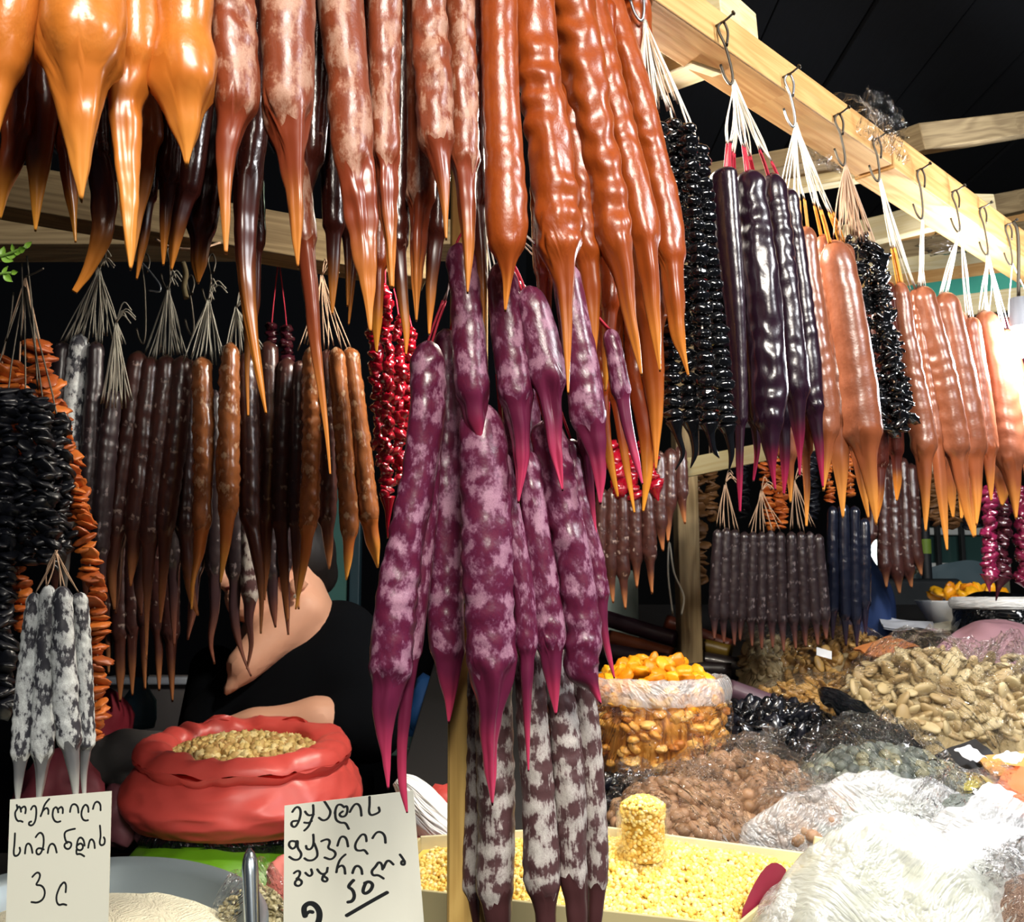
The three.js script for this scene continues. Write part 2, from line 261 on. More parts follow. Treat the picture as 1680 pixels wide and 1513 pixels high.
function bundle({ where, group, items, knot, z, dz, lod, k }) {
  const xs = items.map((it) => { const b = nums(it.b); return b[b.length - 1][0]; }), order = xs.map((x, i) => i).sort((a, c) => xs[a] - xs[c]);
  items.forEach((it, i) => {
    const rank = order.indexOf(i);
    candy({ k, z, lod, ...it, dz: (it.dz ?? 0) + (dz ?? 0) }, `${it.l}, ${ordinal(rank)} from left, ${where}`, group, it.knot === null ? null : it.knot ?? knot);
  });
}
// a strand of fruit pieces threaded on a string
function strand(name, label, group, { pts, w, n, z, geos, mats, knot, lie = 0.3, string = M.stringTan, part = 'fruit_piece', tail, category = 'dried fruit', scale = [0.85, 1.15], jitter = 0.12 }) {
  const c = nums(pts).map((q) => [q[0], q[1], w]), { out } = profile(c, 3), Z = z ?? rowZ(c[c.length >> 1][0], c[c.length >> 1][1]), g = thing(name, label, category, group), at = (t) => { const q = out[Math.min(out.length - 1, Math.round(t * (out.length - 1)))]; return P(q[0], q[1], Z); };
  const line = []; if (knot) line.push(P(knot[0], knot[1], knot[2] ?? Z)); for (let i = 0; i <= 6; i++) line.push(at(i / 6));
  mesh('string', wire(line, 0.0011, 5, 4), string, g);
  const R = w / 2 * mpp(c[0][1], Z);
  for (let i = 0; i < n; i++) {
    const p = at((i + 0.5) / n), m = mesh(part, geos[Math.floor(rnd() * geos.length)], mats[Math.floor(rnd() * mats.length)], g);
    m.position.copy(p).add(V(rr(-1, 1) * R * jitter, 0, rr(-1, 1) * R * jitter)); m.rotation.set(rr(-lie, lie), rr(0, 6.28), rr(-lie, lie)); m.scale.setScalar(R * rr(...scale));
  }
  if (tail) { const T = nums(tail); candyTail(g, [c[c.length - 1], ...T], Z, mats[0]); }
  return g;
}
function candyTail(g, ctl, Z, mat) {
  const c = ctl.map((q, i) => [q[0], q[1], q[2] ?? 2]), { out } = profile(c, 4);
  mesh('tail', sweep(out.map((q) => P(q[0], q[1], Z)), out.map((q) => q[2] / 2 * mpp(q[1], Z)), 12, null, true, true).whole(), mat, g);
}
// S-shaped wire hook between two photo positions, and the nail it hangs on
function hook(x0, y0, x1, y1, Z, label, mat = M.wireDark, nail = true) {
  const a = P(x0, y0, Z), b = P(x1, y1, Z), L = a.distanceTo(b), g = thing('wire_hook', label, 'hook', 'wire hooks under the beam'), r = 0.0016;
  mesh('wire', wire([a.clone().add(V(0.006, -0.028, 0.002)), a.clone().add(V(0.008, -0.008, 0)), a.clone().add(V(0.003, 0.003, 0)), a.clone().add(V(-0.003, -0.004, 0)), a.clone().lerp(b, 0.4), a.clone().lerp(b, 0.96), b.clone().add(V(-0.003, -0.004, 0)), b.clone().add(V(-0.009, 0.004, 0)), b.clone().add(V(-0.014, 0.02, 0))], r, 7, 5), mat, g);
  if (nail) { const n = thing('nail', `dark nail in the beam, holding the ${label.split(', ')[0]}`, 'nail', 'nails in the beam'); const d = V(-0.7, 0, -0.7).normalize(); n.position.copy(a); mesh('shank', wire([V(0, 0, 0).addScaledVector(d, 0.03), V(0.004, 0.002, 0.004), V(0.012, 0.006, 0.012)], 0.0014, 6, 3), M.wireDark, n); const h = mesh('head', new THREE.CylinderGeometry(0.003, 0.003, 0.0012, 10), M.wireDark, n); h.position.set(0.0125, 0.0065, 0.0125); h.rotation.set(0, 0, -0.9); }
  return g;
}
// ------------------------------------------------------------------ the stall's timber and the hall round it
const rowAt = (t, y, off = 0) => V(-0.835 / 2 + t + off * 0.707, y, -(0.835 / 2 + t) + off * 0.707);   // along the beam's front lower edge
const BEAM = EYE + 0.635;
struct('floor', boxUV(new THREE.BoxGeometry(9, 0.1, 11)), std({ color: 0x2a2b2d, roughness: 0.9 })).position.set(0.5, -0.05, -2.5);
const ceiling = new THREE.Group(); ceiling.name = 'ceiling'; ceiling.userData.kind = 'structure'; scene.add(ceiling);
struct('ceiling_sheet', boxUV(new THREE.BoxGeometry(7, 0.04, 7)), M.navy, ceiling).position.set(0.6, 3.12, -4.3);
for (let i = 0; i < 26; i++) bar('plank', V(-2.8 + i * 0.26, 3.07 + (i % 3) * 0.006, -0.9), V(-2.8 + i * 0.26, 3.07 + (i % 3) * 0.006, -7.6), 0.022, 0.254, M.navy, ceiling);
{ // back of the stall on the left, and the dark side behind it
  const w = struct('wall_back', boxUV(new THREE.BoxGeometry(3.2, 3.1, 0.06)), phy({ color: 0x0a0c10, roughness: 0.95, specularIntensity: 0.2 })); w.position.set(-1.55, 1.55, -3.4);
  const s = struct('wall_left', boxUV(new THREE.BoxGeometry(0.06, 3.1, 4)), phy({ color: 0x0a0c10, roughness: 0.95, specularIntensity: 0.2 })); s.position.set(-2.6, 1.55, -2.2);
  const far = struct('wall_far', boxUV(new THREE.BoxGeometry(7, 3.1, 0.08)), std({ color: 0x0c0e11, roughness: 0.9 })); far.position.set(3, 1.55, -7.6);
}
const beam = thing('beam', 'long pale pine batten overhead, carrying the row of wire hooks', 'beam', null, V(0, 0, 0));
bar('batten', rowAt(-0.62, BEAM + 0.0225, -0.03), rowAt(0.985, BEAM + 0.0225, -0.03), 0.045, 0.06, M.pine, beam);
bar('added_shade_board', rowAt(-0.62, BEAM + 0.145, -0.02), rowAt(0.58, BEAM + 0.145, -0.02), 0.2, 0.02, M.pine, beam);  // second board is added above the view to shade the back timbers
const beam2 = thing('beam', 'pine batten continuing the hook row past the plastic-wrapped joint', 'beam', null, V(0, 0, 0));
bar('batten', rowAt(0.99, BEAM + 0.026, -0.032), rowAt(2.1, BEAM + 0.026, -0.032), 0.058, 0.064, M.pine, beam2);
function cross(label, x0, y0, x1, y1, Z0, Z1, h, w, mat, name = 'crossbeam') { const g = thing(name, label, 'beam', null, V(0, 0, 0)); bar('batten', P(x0, y0, Z0), P(x1, y1, Z1), h, w, mat, g); return g; }
cross('pale square batten end sticking up behind the beam near the first hook', 1150, 10, 1214, 62, 1.12, 1.235, 0.05, 0.05, M.pale);
cross('pale square batten end behind the beam near the far hooks', 1560, 345, 1614, 345, 1.78, 1.86, 0.05, 0.05, M.pale);
cross('pale cross batten under the beam beside the white thread bundle', 1000, 148, 1165, 82, 1.3, 1.12, 0.045, 0.05, M.pale);
cross('weathered cross batten running from the plastic-wrapped joint to the right', 1490, 232, 1760, 194, 1.55, 2.1, 0.045, 0.05, M.old);
cross('weathered cross batten behind the purple candies, with nails', 1060, 310, 1375, 254, 1.75, 1.5, 0.03, 0.06, M.old);
cross('pale cross batten below the weathered one, behind the white threads', 1130, 322, 1420, 268, 1.74, 1.52, 0.055, 0.03, M.pale);
cross('pale cross batten behind the far hooks, with a nail', 1385, 392, 1560, 348, 1.95, 1.75, 0.05, 0.03, M.pale);
cross('grey weathered cross batten at the right edge beyond the beam', 1612, 344, 1690, 328, 2.15, 2.25, 0.05, 0.06, M.old);
cross('pale board hanging level behind the black beaded candies', 1105, 772, 1400, 712, 2.05, 2.2, 0.04, 0.03, std({ map: paleT, color: 0x8f8a78, roughness: 0.8 }), 'board');
{ // boarded side wall at the far right, with its green strip
  const g = new THREE.Group(); g.name = 'wall_right'; g.userData.kind = 'structure'; scene.add(g);
  const rows = [[372, M.old, .05], [396, M.pine, .055], [421, M.old, .06], [446, M.pale, .05], [470, M.pine, .045], [494, std({ color: 0x3d9c88, roughness: 0.6 }), .06], [520, M.pale, .06]];
  rows.forEach(([y, m, h], i) => bar('plank', P(1390, y + 6, 2.75), P(1790, y - 62 + i * 3, 2.35), h * 0.97, 0.02, m, g));
}
{ // post of the stall, and the pieces that stand with it
  const g = thing('post', 'yellow pine post of the stall with a knot, behind the purple candies', 'post', null, V(0, 0, 0));
  const b = P(772, 1560, 1.0), t = V(b.x - 0.006, BEAM + 0.02, b.z); bar('upright', V(b.x + 0.001, 0, b.z), t, 0.042, 0.038, M.post, g, V(0, 0, 1));
  const kn = mesh('knot', lump(0.006, 1, 1.2, 0.25, 0.15, 3, 2), std({ color: 0x6e5024, roughness: 0.8 }), g); kn.position.copy(P(751, 1236, 0.985)).setZ(b.z + 0.0195);
}
// dark beam at the back that carries the shaded bundles
const backBeam = thing('back_beam', 'dark old beam over the shaded brown candies at the back', 'beam', null, V(0, 0, 0));
bar('timber', P(-160, 285, 1.42), P(700, 436, 1.6), 0.07, 0.07, M.old, backBeam);
bar('timber', P(-160, 395, 1.75), P(760, 395, 1.85), 0.05, 0.1, M.old, backBeam);
const rope = thing('rope', 'old yellowish rope tied below the dark back beam', 'rope'); mesh('rope_length', wire([P(255, 392, 1.4), P(280, 405, 1.4), P(325, 408, 1.4), P(362, 398, 1.42)], 0.0016, 6), M.stringTan, rope); mesh('knotted_end', wire([P(300, 430, 1.4), P(305, 450, 1.4), P(302, 470, 1.4), P(306, 490, 1.4)], 0.004, 7), std({ color: 0x4f452c, roughness: 0.9 }), rope);

// ------------------------------------------------------------------ candies on the near end of the beam
bundle({ where: 'big orange bunch', group: 'smooth orange candies nearest the camera', k: 'orange', knot: null, dz: -0.01, items: [
  { l: 'fat glossy orange candy cut by the left edge', b: '14,-330,86 18,-120,92 19,20,92 8,70,84', t: '-2,140,50 -12,215,20 -16,262', cone: 1, n: 0.03 },
  { l: 'fat orange candy with broad bulge and long straight tip', b: '135,-330,112 137,-120,118 139,-20,128 137,52,134', t: '133,120,92 132,190,60 133,260,32 134,333', cone: 1, n: 0.03, dz: -0.02, st: 1.5 },
  { l: 'orange candy with a pink sheen on its cone', b: '224,-330,78 224,-120,80 222,0,80 220,84,80', t: '204,160,58 205,230,44 210,320,30 213,400,16 214,444', n: 0.05, st: 1.4 },
  { l: 'glossy orange candy with waist and short cone', b: '304,-330,96 302,-120,98 300,0,96 300,48,88 301,105,105', t: '303,165,76 306,215,42 307,250,16 306,276', cone: 1, n: 0.025, dz: -0.015, st: 1.2 },
] });
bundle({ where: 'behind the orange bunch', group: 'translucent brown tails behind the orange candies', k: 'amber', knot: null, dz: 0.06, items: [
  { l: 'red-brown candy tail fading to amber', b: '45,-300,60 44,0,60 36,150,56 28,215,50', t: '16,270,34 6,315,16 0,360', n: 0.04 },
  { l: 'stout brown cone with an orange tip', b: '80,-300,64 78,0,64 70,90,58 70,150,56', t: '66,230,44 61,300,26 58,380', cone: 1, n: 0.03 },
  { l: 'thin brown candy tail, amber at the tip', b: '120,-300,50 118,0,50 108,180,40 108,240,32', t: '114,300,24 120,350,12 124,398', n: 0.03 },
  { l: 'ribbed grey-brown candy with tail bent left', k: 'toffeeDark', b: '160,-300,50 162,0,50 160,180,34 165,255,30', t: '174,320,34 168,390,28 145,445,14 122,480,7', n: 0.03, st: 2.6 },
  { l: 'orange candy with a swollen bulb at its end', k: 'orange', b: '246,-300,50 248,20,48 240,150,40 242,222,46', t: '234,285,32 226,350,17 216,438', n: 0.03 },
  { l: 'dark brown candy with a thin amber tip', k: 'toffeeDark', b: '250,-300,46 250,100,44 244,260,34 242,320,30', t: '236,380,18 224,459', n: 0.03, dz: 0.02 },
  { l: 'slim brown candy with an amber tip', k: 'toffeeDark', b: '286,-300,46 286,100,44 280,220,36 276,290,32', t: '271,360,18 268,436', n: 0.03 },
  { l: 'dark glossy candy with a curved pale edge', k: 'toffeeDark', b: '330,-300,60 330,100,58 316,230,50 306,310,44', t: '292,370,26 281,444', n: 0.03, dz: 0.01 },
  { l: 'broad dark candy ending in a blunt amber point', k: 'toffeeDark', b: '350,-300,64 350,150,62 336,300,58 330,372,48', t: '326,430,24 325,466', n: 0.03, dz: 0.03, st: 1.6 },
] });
bundle({ where: 'frosted top bunch', group: 'frosted brown candies beside the orange ones', k: 'toffee', knot: null, dz: -0.01, items: [
  { l: 'frosted brown candy with patches and long tail', b: '380,-330,80 382,-100,78 383,50,76 388,115,74 388,170,66', t: '374,235,36 370,300,23 371,360,14 371,417,5', dz: -0.01 },
  { l: 'stout frosted brown candy with a double tail', b: '470,-330,96 472,-100,96 472,60,92 473,120,88 472,180,84', t: '479,240,46 484,310,30 487,380,18 489,441', n: 0.045, dz: -0.015, st: 2 },
  { l: 'knobbly frosted brown candy with a ribbed cone', b: '556,-330,80 558,-100,82 562,40,78 570,130,72 575,205,76 580,262,66', t: '590,340,46 598,420,32 604,490,16 608,546', n: 0.1, st: 2.6 },
  { l: 'pale frosted brown candy with a short amber tail', b: '628,-330,58 630,-100,58 632,60,54 632,170,48 634,255,46', t: '635,320,32 640,400,17 643,473,6', n: 0.08, r: 0.12, st: 2 },
  { l: 'dented frosted brown candy with short pointed tail', b: '700,-330,64 702,-100,62 706,60,58 712,150,58 716,228,56', t: '726,290,26 730,340,12 732,394', n: 0.13, dz: -0.02, r: 0.18 },
  { l: 'narrow frosted brown candy with blocky pale patches', b: '748,-330,56 750,-100,56 756,60,52 760,170,50 762,262,52', t: '765,330,30 768,400,20 767,482', n: 0.12 },
] });
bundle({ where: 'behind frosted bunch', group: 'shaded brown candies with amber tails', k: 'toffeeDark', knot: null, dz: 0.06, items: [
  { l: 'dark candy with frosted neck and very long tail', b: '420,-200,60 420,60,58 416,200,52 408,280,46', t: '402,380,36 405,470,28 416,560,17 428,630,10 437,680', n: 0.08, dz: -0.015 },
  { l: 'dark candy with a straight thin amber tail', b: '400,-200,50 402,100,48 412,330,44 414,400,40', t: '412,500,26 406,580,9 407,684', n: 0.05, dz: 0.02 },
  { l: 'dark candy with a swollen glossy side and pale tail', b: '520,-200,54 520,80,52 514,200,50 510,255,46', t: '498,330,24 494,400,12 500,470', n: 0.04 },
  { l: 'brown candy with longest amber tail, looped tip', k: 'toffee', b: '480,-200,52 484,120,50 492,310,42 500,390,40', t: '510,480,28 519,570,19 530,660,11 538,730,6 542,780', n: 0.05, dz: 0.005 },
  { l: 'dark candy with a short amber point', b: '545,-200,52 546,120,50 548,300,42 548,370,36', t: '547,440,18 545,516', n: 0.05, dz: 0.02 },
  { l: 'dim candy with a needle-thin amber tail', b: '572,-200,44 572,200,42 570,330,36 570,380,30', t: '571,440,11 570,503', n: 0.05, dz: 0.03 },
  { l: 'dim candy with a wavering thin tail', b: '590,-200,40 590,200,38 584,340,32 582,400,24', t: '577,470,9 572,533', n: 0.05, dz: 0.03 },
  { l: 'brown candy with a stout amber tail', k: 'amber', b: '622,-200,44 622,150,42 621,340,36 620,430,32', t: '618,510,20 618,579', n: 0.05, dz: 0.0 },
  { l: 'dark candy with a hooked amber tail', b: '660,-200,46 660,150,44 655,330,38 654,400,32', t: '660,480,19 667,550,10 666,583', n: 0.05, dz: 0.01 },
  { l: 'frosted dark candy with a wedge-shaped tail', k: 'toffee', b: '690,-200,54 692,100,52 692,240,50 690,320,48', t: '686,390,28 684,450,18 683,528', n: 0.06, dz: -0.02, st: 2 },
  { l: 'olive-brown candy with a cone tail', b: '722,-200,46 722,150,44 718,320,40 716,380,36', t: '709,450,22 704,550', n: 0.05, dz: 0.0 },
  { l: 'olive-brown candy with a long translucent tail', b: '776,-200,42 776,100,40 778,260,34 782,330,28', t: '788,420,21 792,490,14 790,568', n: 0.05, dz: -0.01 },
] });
bundle({ where: 'rust-brown bunch', group: 'glossy rust-brown candies', k: 'rust', knot: null, dz: -0.02, items: [
  { l: 'smooth rust-brown candy with a round end', b: '816,-300,62 818,-60,62 821,130,62 827,260,66 831,352,72 832,400,60', t: '833,448,22 829,512', n: 0.05, dz: -0.02, r: 0 },
  { l: 'bumpy rust-brown candy with a pale ridge down its left side', b: '868,-300,66 872,-60,66 882,100,70 901,235,72 913,340,76 918,400,70', t: '926,455,36 929,510,21 931,580,11 932,648', n: 0.15, dz: -0.03, r: 0 },
  { l: 'rust-brown candy half hidden behind the bumpy one', b: '920,-300,50 925,60,50 945,230,50 958,340,52 965,415,50', t: '972,490,28 975,550,14 973,617', n: 0.1, dz: 0.015 },
  { l: 'rust-brown candy with a row of highlights and a knobbed end', b: '920,-300,74 928,-40,74 955,110,72 980,225,62 998,320,58 1009,395,60', t: '1022,445,36 1032,510,25 1044,570,14 1053,617', n: 0.15, dz: -0.02 },
  { l: 'slender rust-brown candy with a sharp ridge', b: '960,-300,48 968,-20,48 1002,140,48 1034,270,48 1058,385,50', t: '1066,450,34 1073,520,22 1083,610', n: 0.1, dz: 0.0, r: 0.2 },
  { l: 'outermost rust-brown candy with a torn end and thin tip', b: '985,-300,46 995,-20,46 1035,110,46 1068,240,50 1092,350,50 1102,420,46', t: '1108,490,34 1114,555,22 1122,585,10 1130,618', n: 0.11, dz: 0.01, r: 0.1 },
  { l: 'rust-brown candy hanging lower at the back with a slit tail', b: '1040,-100,54 1046,200,56 1058,420,60 1064,520,58', t: '1072,600,40 1077,680,22 1076,772', n: 0.1, dz: 0.05 },
  { l: 'thin amber tail between two rust-brown candies', k: 'amber', b: '890,-100,44 890,200,44 892,380,40 894,440,36', t: '894,510,20 887,595', n: 0.06, dz: 0.045 },
  { l: 'amber tail joining its neighbour at the tip', k: 'amber', b: '938,0,42 940,250,42 945,400,38 946,470,34', t: '956,540,18 972,618', n: 0.06, dz: 0.05 },
  { l: 'dull brown tail beside the pink-tipped purple candy', k: 'amber', b: '990,0,42 992,250,42 999,430,38 1000,500,32', t: '997,570,20 993,642', n: 0.06, dz: 0.045 },
  { l: 'bright amber tail curving back to the left', k: 'amber', b: '1030,100,40 1034,350,40 1040,540,34 1044,630,30', t: '1058,700,25 1062,770,18 1055,840', n: 0.06, dz: 0.075 },
  { l: 'short yellow tail low behind the purple candies', k: 'amber', b: '985,100,34 986,400,34 988,560,30 988,640,24', t: '995,720,17 1006,780,10 1014,816', n: 0.06, dz: 0.1 },
  { l: 'thin yellow tail lowest of the rust-brown bunch', k: 'amber', b: '1005,100,34 1006,400,34 1008,560,30 1010,650,24', t: '1022,730,14 1032,790,9 1041,842', n: 0.06, dz: 0.1 },
] });

// ------------------------------------------------------------------ purple and grey bunches on the post
const PZ = 0.9;
bundle({ where: 'purple bunch', group: 'frosted purple candies on the post', k: 'purple', knot: { x: 790, y: 330, z: PZ, dip: 0.7, dm: M.stringRed }, z: PZ, items: [
  { l: 'long purple candy leaning left with a double pink tail', b: '703,560,54 701,660,56 688,770,58 668,880,62 648,1000,70 641,1095,68', t: '634,1150,40 632,1210,20 637,1296', n: 0.11, dz: 0, z: 0.87, st: 2 },
  { l: 'pink twin tail hanging beside the leftmost purple candy', b: '712,700,30 700,850,36 684,1000,36 676,1070,32', t: '668,1140,22 660,1230,16 661,1290,13 668,1334', n: 0.05, z: 0.885, knot: null },
  { l: 'shadowed purple candy with a red tail', b: '732,540,46 734,650,50 730,800,56 731,940,60 733,1062,58', t: '735,1110,36 737,1150,16 736,1187', n: 0.08, z: 0.93 },
  { l: 'short purple candy with a tapered drop end', b: '752,400,54 762,470,54 770,560,58 775,640,58', t: '781,690,36 789,725,10 796,754', n: 0.07, z: 0.85 },
  { l: 'widest purple candy, pale with bloom, with a long pink spike', b: '785,660,66 794,760,78 799,880,80 803,1000,78 806,1085,76', t: '806,1140,48 803,1200,31 805,1270,17 808,1322', n: 0.08, z: 0.865, r: 0.16, st: 2 },
  { l: 'purple candy with a seam running into its hooked tail', b: '822,430,46 830,520,54 840,590,56 846,645,56', t: '852,700,33 855,760,20 850,826', n: 0.07, z: 0.85, r: 0.2, st: 1.6 },
  { l: 'purple candy with a pale ring above its ribbed tail', b: '866,470,46 884,545,57 898,618,60', t: '905,680,32 913,750,18 923,806', n: 0.06, z: 0.85, st: 2.4 },
  { l: 'dusky purple candy in the shade of the brown tails', b: '925,430,44 944,540,50 958,620,54 966,686,56', t: '978,735,32 984,780,18 985,828', n: 0.06, z: 0.87, st: 1.6 },
  { l: 'small pink-tailed purple candy at the edge of the bunch', b: '1000,540,28 1012,600,31 1019,642,32', t: '1029,700,17 1042,750,12 1054,795', n: 0.06, z: 0.89, f: 0 },
  { l: 'thin pink tail behind the dusky purple candy', b: '950,560,30 956,680,28 962,740,24', t: '968,800,13 978,878', n: 0.04, z: 0.9, knot: null },
  { l: 'plump mottled purple candy with a tiny red tail', b: '893,690,56 916,800,62 938,900,60 950,980,62 956,1050,62 957,1100,54', t: '972,1125,22 986,1156', n: 0.12, z: 0.89 },
  { l: 'purple candy with a red pointed tail', b: '866,740,42 878,860,46 892,960,50 903,1050,52', t: '907,1105,28 912,1173', n: 0.09, z: 0.885 },
  { l: 'narrow lilac candy with a long thin tail', b: '820,740,34 840,850,35 858,960,38 864,1060,38', t: '864,1120,20 865,1190,11 867,1266', n: 0.06, z: 0.875, r: 0.1 },
  { l: 'purple candy at the right edge with a bright red tail', b: '934,720,32 954,830,34 976,920,34 984,975,32', t: '990,1030,16 1000,1080,9 1008,1113', n: 0.08, z: 0.905 },
  { l: 'dark purple candy deep inside the bunch', b: '840,460,60 852,640,64 862,800,66 868,920,60', t: '872,1000,30 876,1080', n: 0.08, z: 0.95 },
  { l: 'dark purple candy close against the post', b: '760,600,50 752,760,50 748,900,48 742,980,44', t: '738,1050,26 734,1110', n: 0.08, z: 0.95 },
] });
bundle({ where: 'grey bunch', group: 'grey crusted candies on the post', k: 'grey', knot: null, z: 0.95, items: [
  { l: 'grey crusted candy close beside the post', b: '786,1080,40 784,1250,42 780,1400,44 778,1455,42', t: '782,1520,24 785,1640', n: 0.07, z: 0.985 },
  { l: 'dark grey crusted candy with a broad tail', b: '808,1060,58 812,1220,62 814,1380,62 812,1455,60', t: '816,1500,46 822,1560,30 826,1660', n: 0.07, st: 0.8 },
  { l: 'brown and grey crusted candy, banded', b: '866,1060,46 874,1190,52 884,1320,56 890,1450,58', t: '894,1495,38 896,1560,26 898,1660', n: 0.08, z: 0.94, st: 0.8 },
  { l: 'banded grey crusted candy with a pale seam', b: '908,1060,44 925,1190,52 936,1320,54 940,1428,48', t: '944,1480,38 948,1560,28 950,1650', n: 0.08, r: 0.12, st: 0.8 },
  { l: 'slim pale grey crusted candy', b: '950,1080,40 964,1200,42 974,1330,42 979,1442,36', t: '975,1490,28 974,1560,20 974,1650', n: 0.07, z: 0.965, st: 0.8 },
] });

// ------------------------------------------------------------------ the row of bundles along the beam
const H = [[1182, 40, 1203, 133], [1291, 125, 1305, 203], [1373, 190, 1387, 267], [1436, 230, 1443, 293], [1508, 280, 1514, 355], [1565, 315, 1575, 377], [1610, 342, 1621, 415], [1652, 370, 1661, 432]];
const hz = (i) => rowZ(H[i][0], H[i][1]) - 0.012;
const words = ['nearest whole hook, with dark candies of plum colour', 'second hook, with the pair of large chestnut candies', 'third hook, with black dried fruit strands', 'fourth hook, with chestnut candies on amber threads', 'fifth hook, with a single chestnut candy', 'sixth hook, with slim chestnut candies', 'seventh hook, with candies in the glare of the lamp', 'eighth hook, at the right edge'];
H.forEach((h, i) => hook(...h, hz(i), words[i], i === 1 ? M.wireSteel : M.wireDark));
hook(1052, -62, 1056, 28, rowZ(1056, 60), 'bright steel hook above the black beaded candies', M.wireSteel, true);
const kn = (i, o = {}) => ({ x: H[i][2], y: H[i][3], z: hz(i), ...o });
const beadG = [0, 1, 2, 3].map((s) => lump(1, 1, 0.62, 1, 0.16, 2.2, s * 7 + 1, 3)), chipG = [0, 1, 2, 3].map((s) => lump(1, 1.05, 0.34, 0.72, 0.3, 2.6, s * 5 + 2, 2)), sliceG = [0, 1, 2, 3].map((s) => lump(1, 1, 0.3, 0.85, 0.26, 1.9, s * 9 + 4, 3)), berryG = [0, 1, 2, 3].map((s) => lump(1, 0.95, 0.55, 0.75, 0.42, 2.6, s * 3 + 8, 2));
[['1078,203 1090,420 1106,690', 'foremost'], ['1103,196 1116,420 1133,690', 'second'], ['1127,203 1144,430 1163,694', 'third'], ['1146,238 1168,450 1193,698', 'fourth']].forEach(([pts, o], i) => strand('beaded_candy', `shiny black beaded candy, ${['leftmost', 'second from the left', 'third from the left', 'rightmost'][i]} of the four under the white threads`, 'shiny black beaded candies', { pts, w: 33, n: 25, z: rowZ(1125, 450) + (i % 2 ? 0.012 : -0.008), geos: beadG, mats: [M.fruitBlack], knot: [1058, 34, rowZ(1058, 60)], string: M.string, part: 'bead', category: 'candy', jitter: 0.1, lie: 0.22, tail: ['1112,715,14 1120,745,8 1108,772', '1138,715,16 1140,745,10 1133,768', '1166,715,14 1172,740,9 1180,752', '1196,715,16 1200,745,10 1196,772'][i] }));
{ const g = thing('thread_bunch', 'bunch of frayed white and tan threads gathered at the steel hook', 'thread'), Z = rowZ(1060, 60), K = P(1058, 34, Z); const a = [], b = []; for (let i = 0; i < 34; i++) { const x = 1042 + i * 2.1, y = 175 + rr(-22, 26), e = P(x + rr(-5, 5), y, Z + rr(-0.012, 0.012)); (i % 3 ? a : b).push(wire([K.clone().add(V(rr(-0.002, 0.002), rr(-0.006, 0.002), 0)), K.clone().lerp(e, 0.5).add(V(rr(-0.004, 0.004), 0, rr(-0.004, 0.004))), e], 0.0008, 5, 4)); } mesh('white_thread', merged(a), M.string, g); mesh('tan_thread', merged(b), M.stringTan, g); }
bundle({ where: 'plum bundle', group: 'dark plum candies on the nearest hook', k: 'plum', knot: kn(0, { n: 4, dip: 0.72, dm: M.stringRed }), dz: -0.015, items: [
  { l: 'flat dark plum candy with a long pink tip', b: '1187,276,40 1192,350,38 1204,480,32 1212,600,24 1214,690,22', t: '1213,760,11 1214,840', n: 0.03, f: -0.2 },
  { l: 'large glossy plum candy with broad wavy bulges', b: '1228,280,48 1236,340,46 1246,420,50 1256,520,54 1263,610,54 1262,690,46', t: '1264,735,24 1268,775,8 1272,805', n: 0.13, dz: -0.03 },
  { l: 'glossy plum candy with a forked pink tail', b: '1266,285,40 1276,360,42 1286,450,42 1296,540,45 1305,640,46', t: '1310,705,20 1312,745,8 1312,782', n: 0.09, dz: -0.02 },
  { l: 'plum candy with a pale pointed tail', b: '1292,310,34 1302,380,34 1315,480,36 1326,580,40 1334,668,36', t: '1342,720,18 1350,800', n: 0.08, dz: -0.005 },
  { l: 'hidden plum candy showing only its dark tail', b: '1240,300,40 1252,480,42 1276,620,40 1284,690,32', t: '1288,750,16 1286,812', n: 0.05, dz: 0.04 },
  { l: 'hidden plum candy with a cluster of thin pink tips', b: '1205,290,36 1220,460,38 1236,620,34 1240,690,28', t: '1242,740,10 1236,790', n: 0.05, dz: 0.04 },
] });
bundle({ where: 'second hook', group: 'chestnut candies on the second hook', k: 'chestnut', knot: kn(1, { n: 4, dip: 0.72, dm: M.stringAmber }), dz: -0.015, items: [
  { l: 'slim chestnut candy with a paired yellow tip', b: '1321,372,34 1327,450,38 1338,540,42 1350,640,44 1356,705,42', t: '1355,750,18 1351,806', n: 0.05 },
  { l: 'chestnut candy squeezed between two larger ones', b: '1350,385,32 1362,480,36 1372,590,40 1379,685,42', t: '1378,745,28 1381,800,14 1383,850', n: 0.06, dz: 0.015 },
  { l: 'thickest chestnut candy with a round shoulder and long tail', b: '1366,395,50 1378,450,56 1393,540,60 1406,630,64 1415,708,64', t: '1424,765,28 1431,810,16 1438,862', n: 0.045, dz: -0.025, r: 0 },
  { l: 'amber-tailed candy behind the thickest chestnut one', b: '1380,400,40 1392,560,42 1400,680,36 1404,730,28', t: '1414,790,16 1425,850', n: 0.03, dz: 0.03 },
  { l: 'chestnut bulb with a yellow tip behind the plum candies', b: '1270,420,34 1278,580,36 1288,700,37 1292,745,34', t: '1296,785,12 1297,825', n: 0.03, dz: 0.05 },
  { l: 'chestnut candy with a thin straight tail behind the plum ones', b: '1300,420,30 1310,600,32 1320,700,28 1322,740,22', t: '1324,800,10 1323,864', n: 0.03, dz: 0.045 },
] });
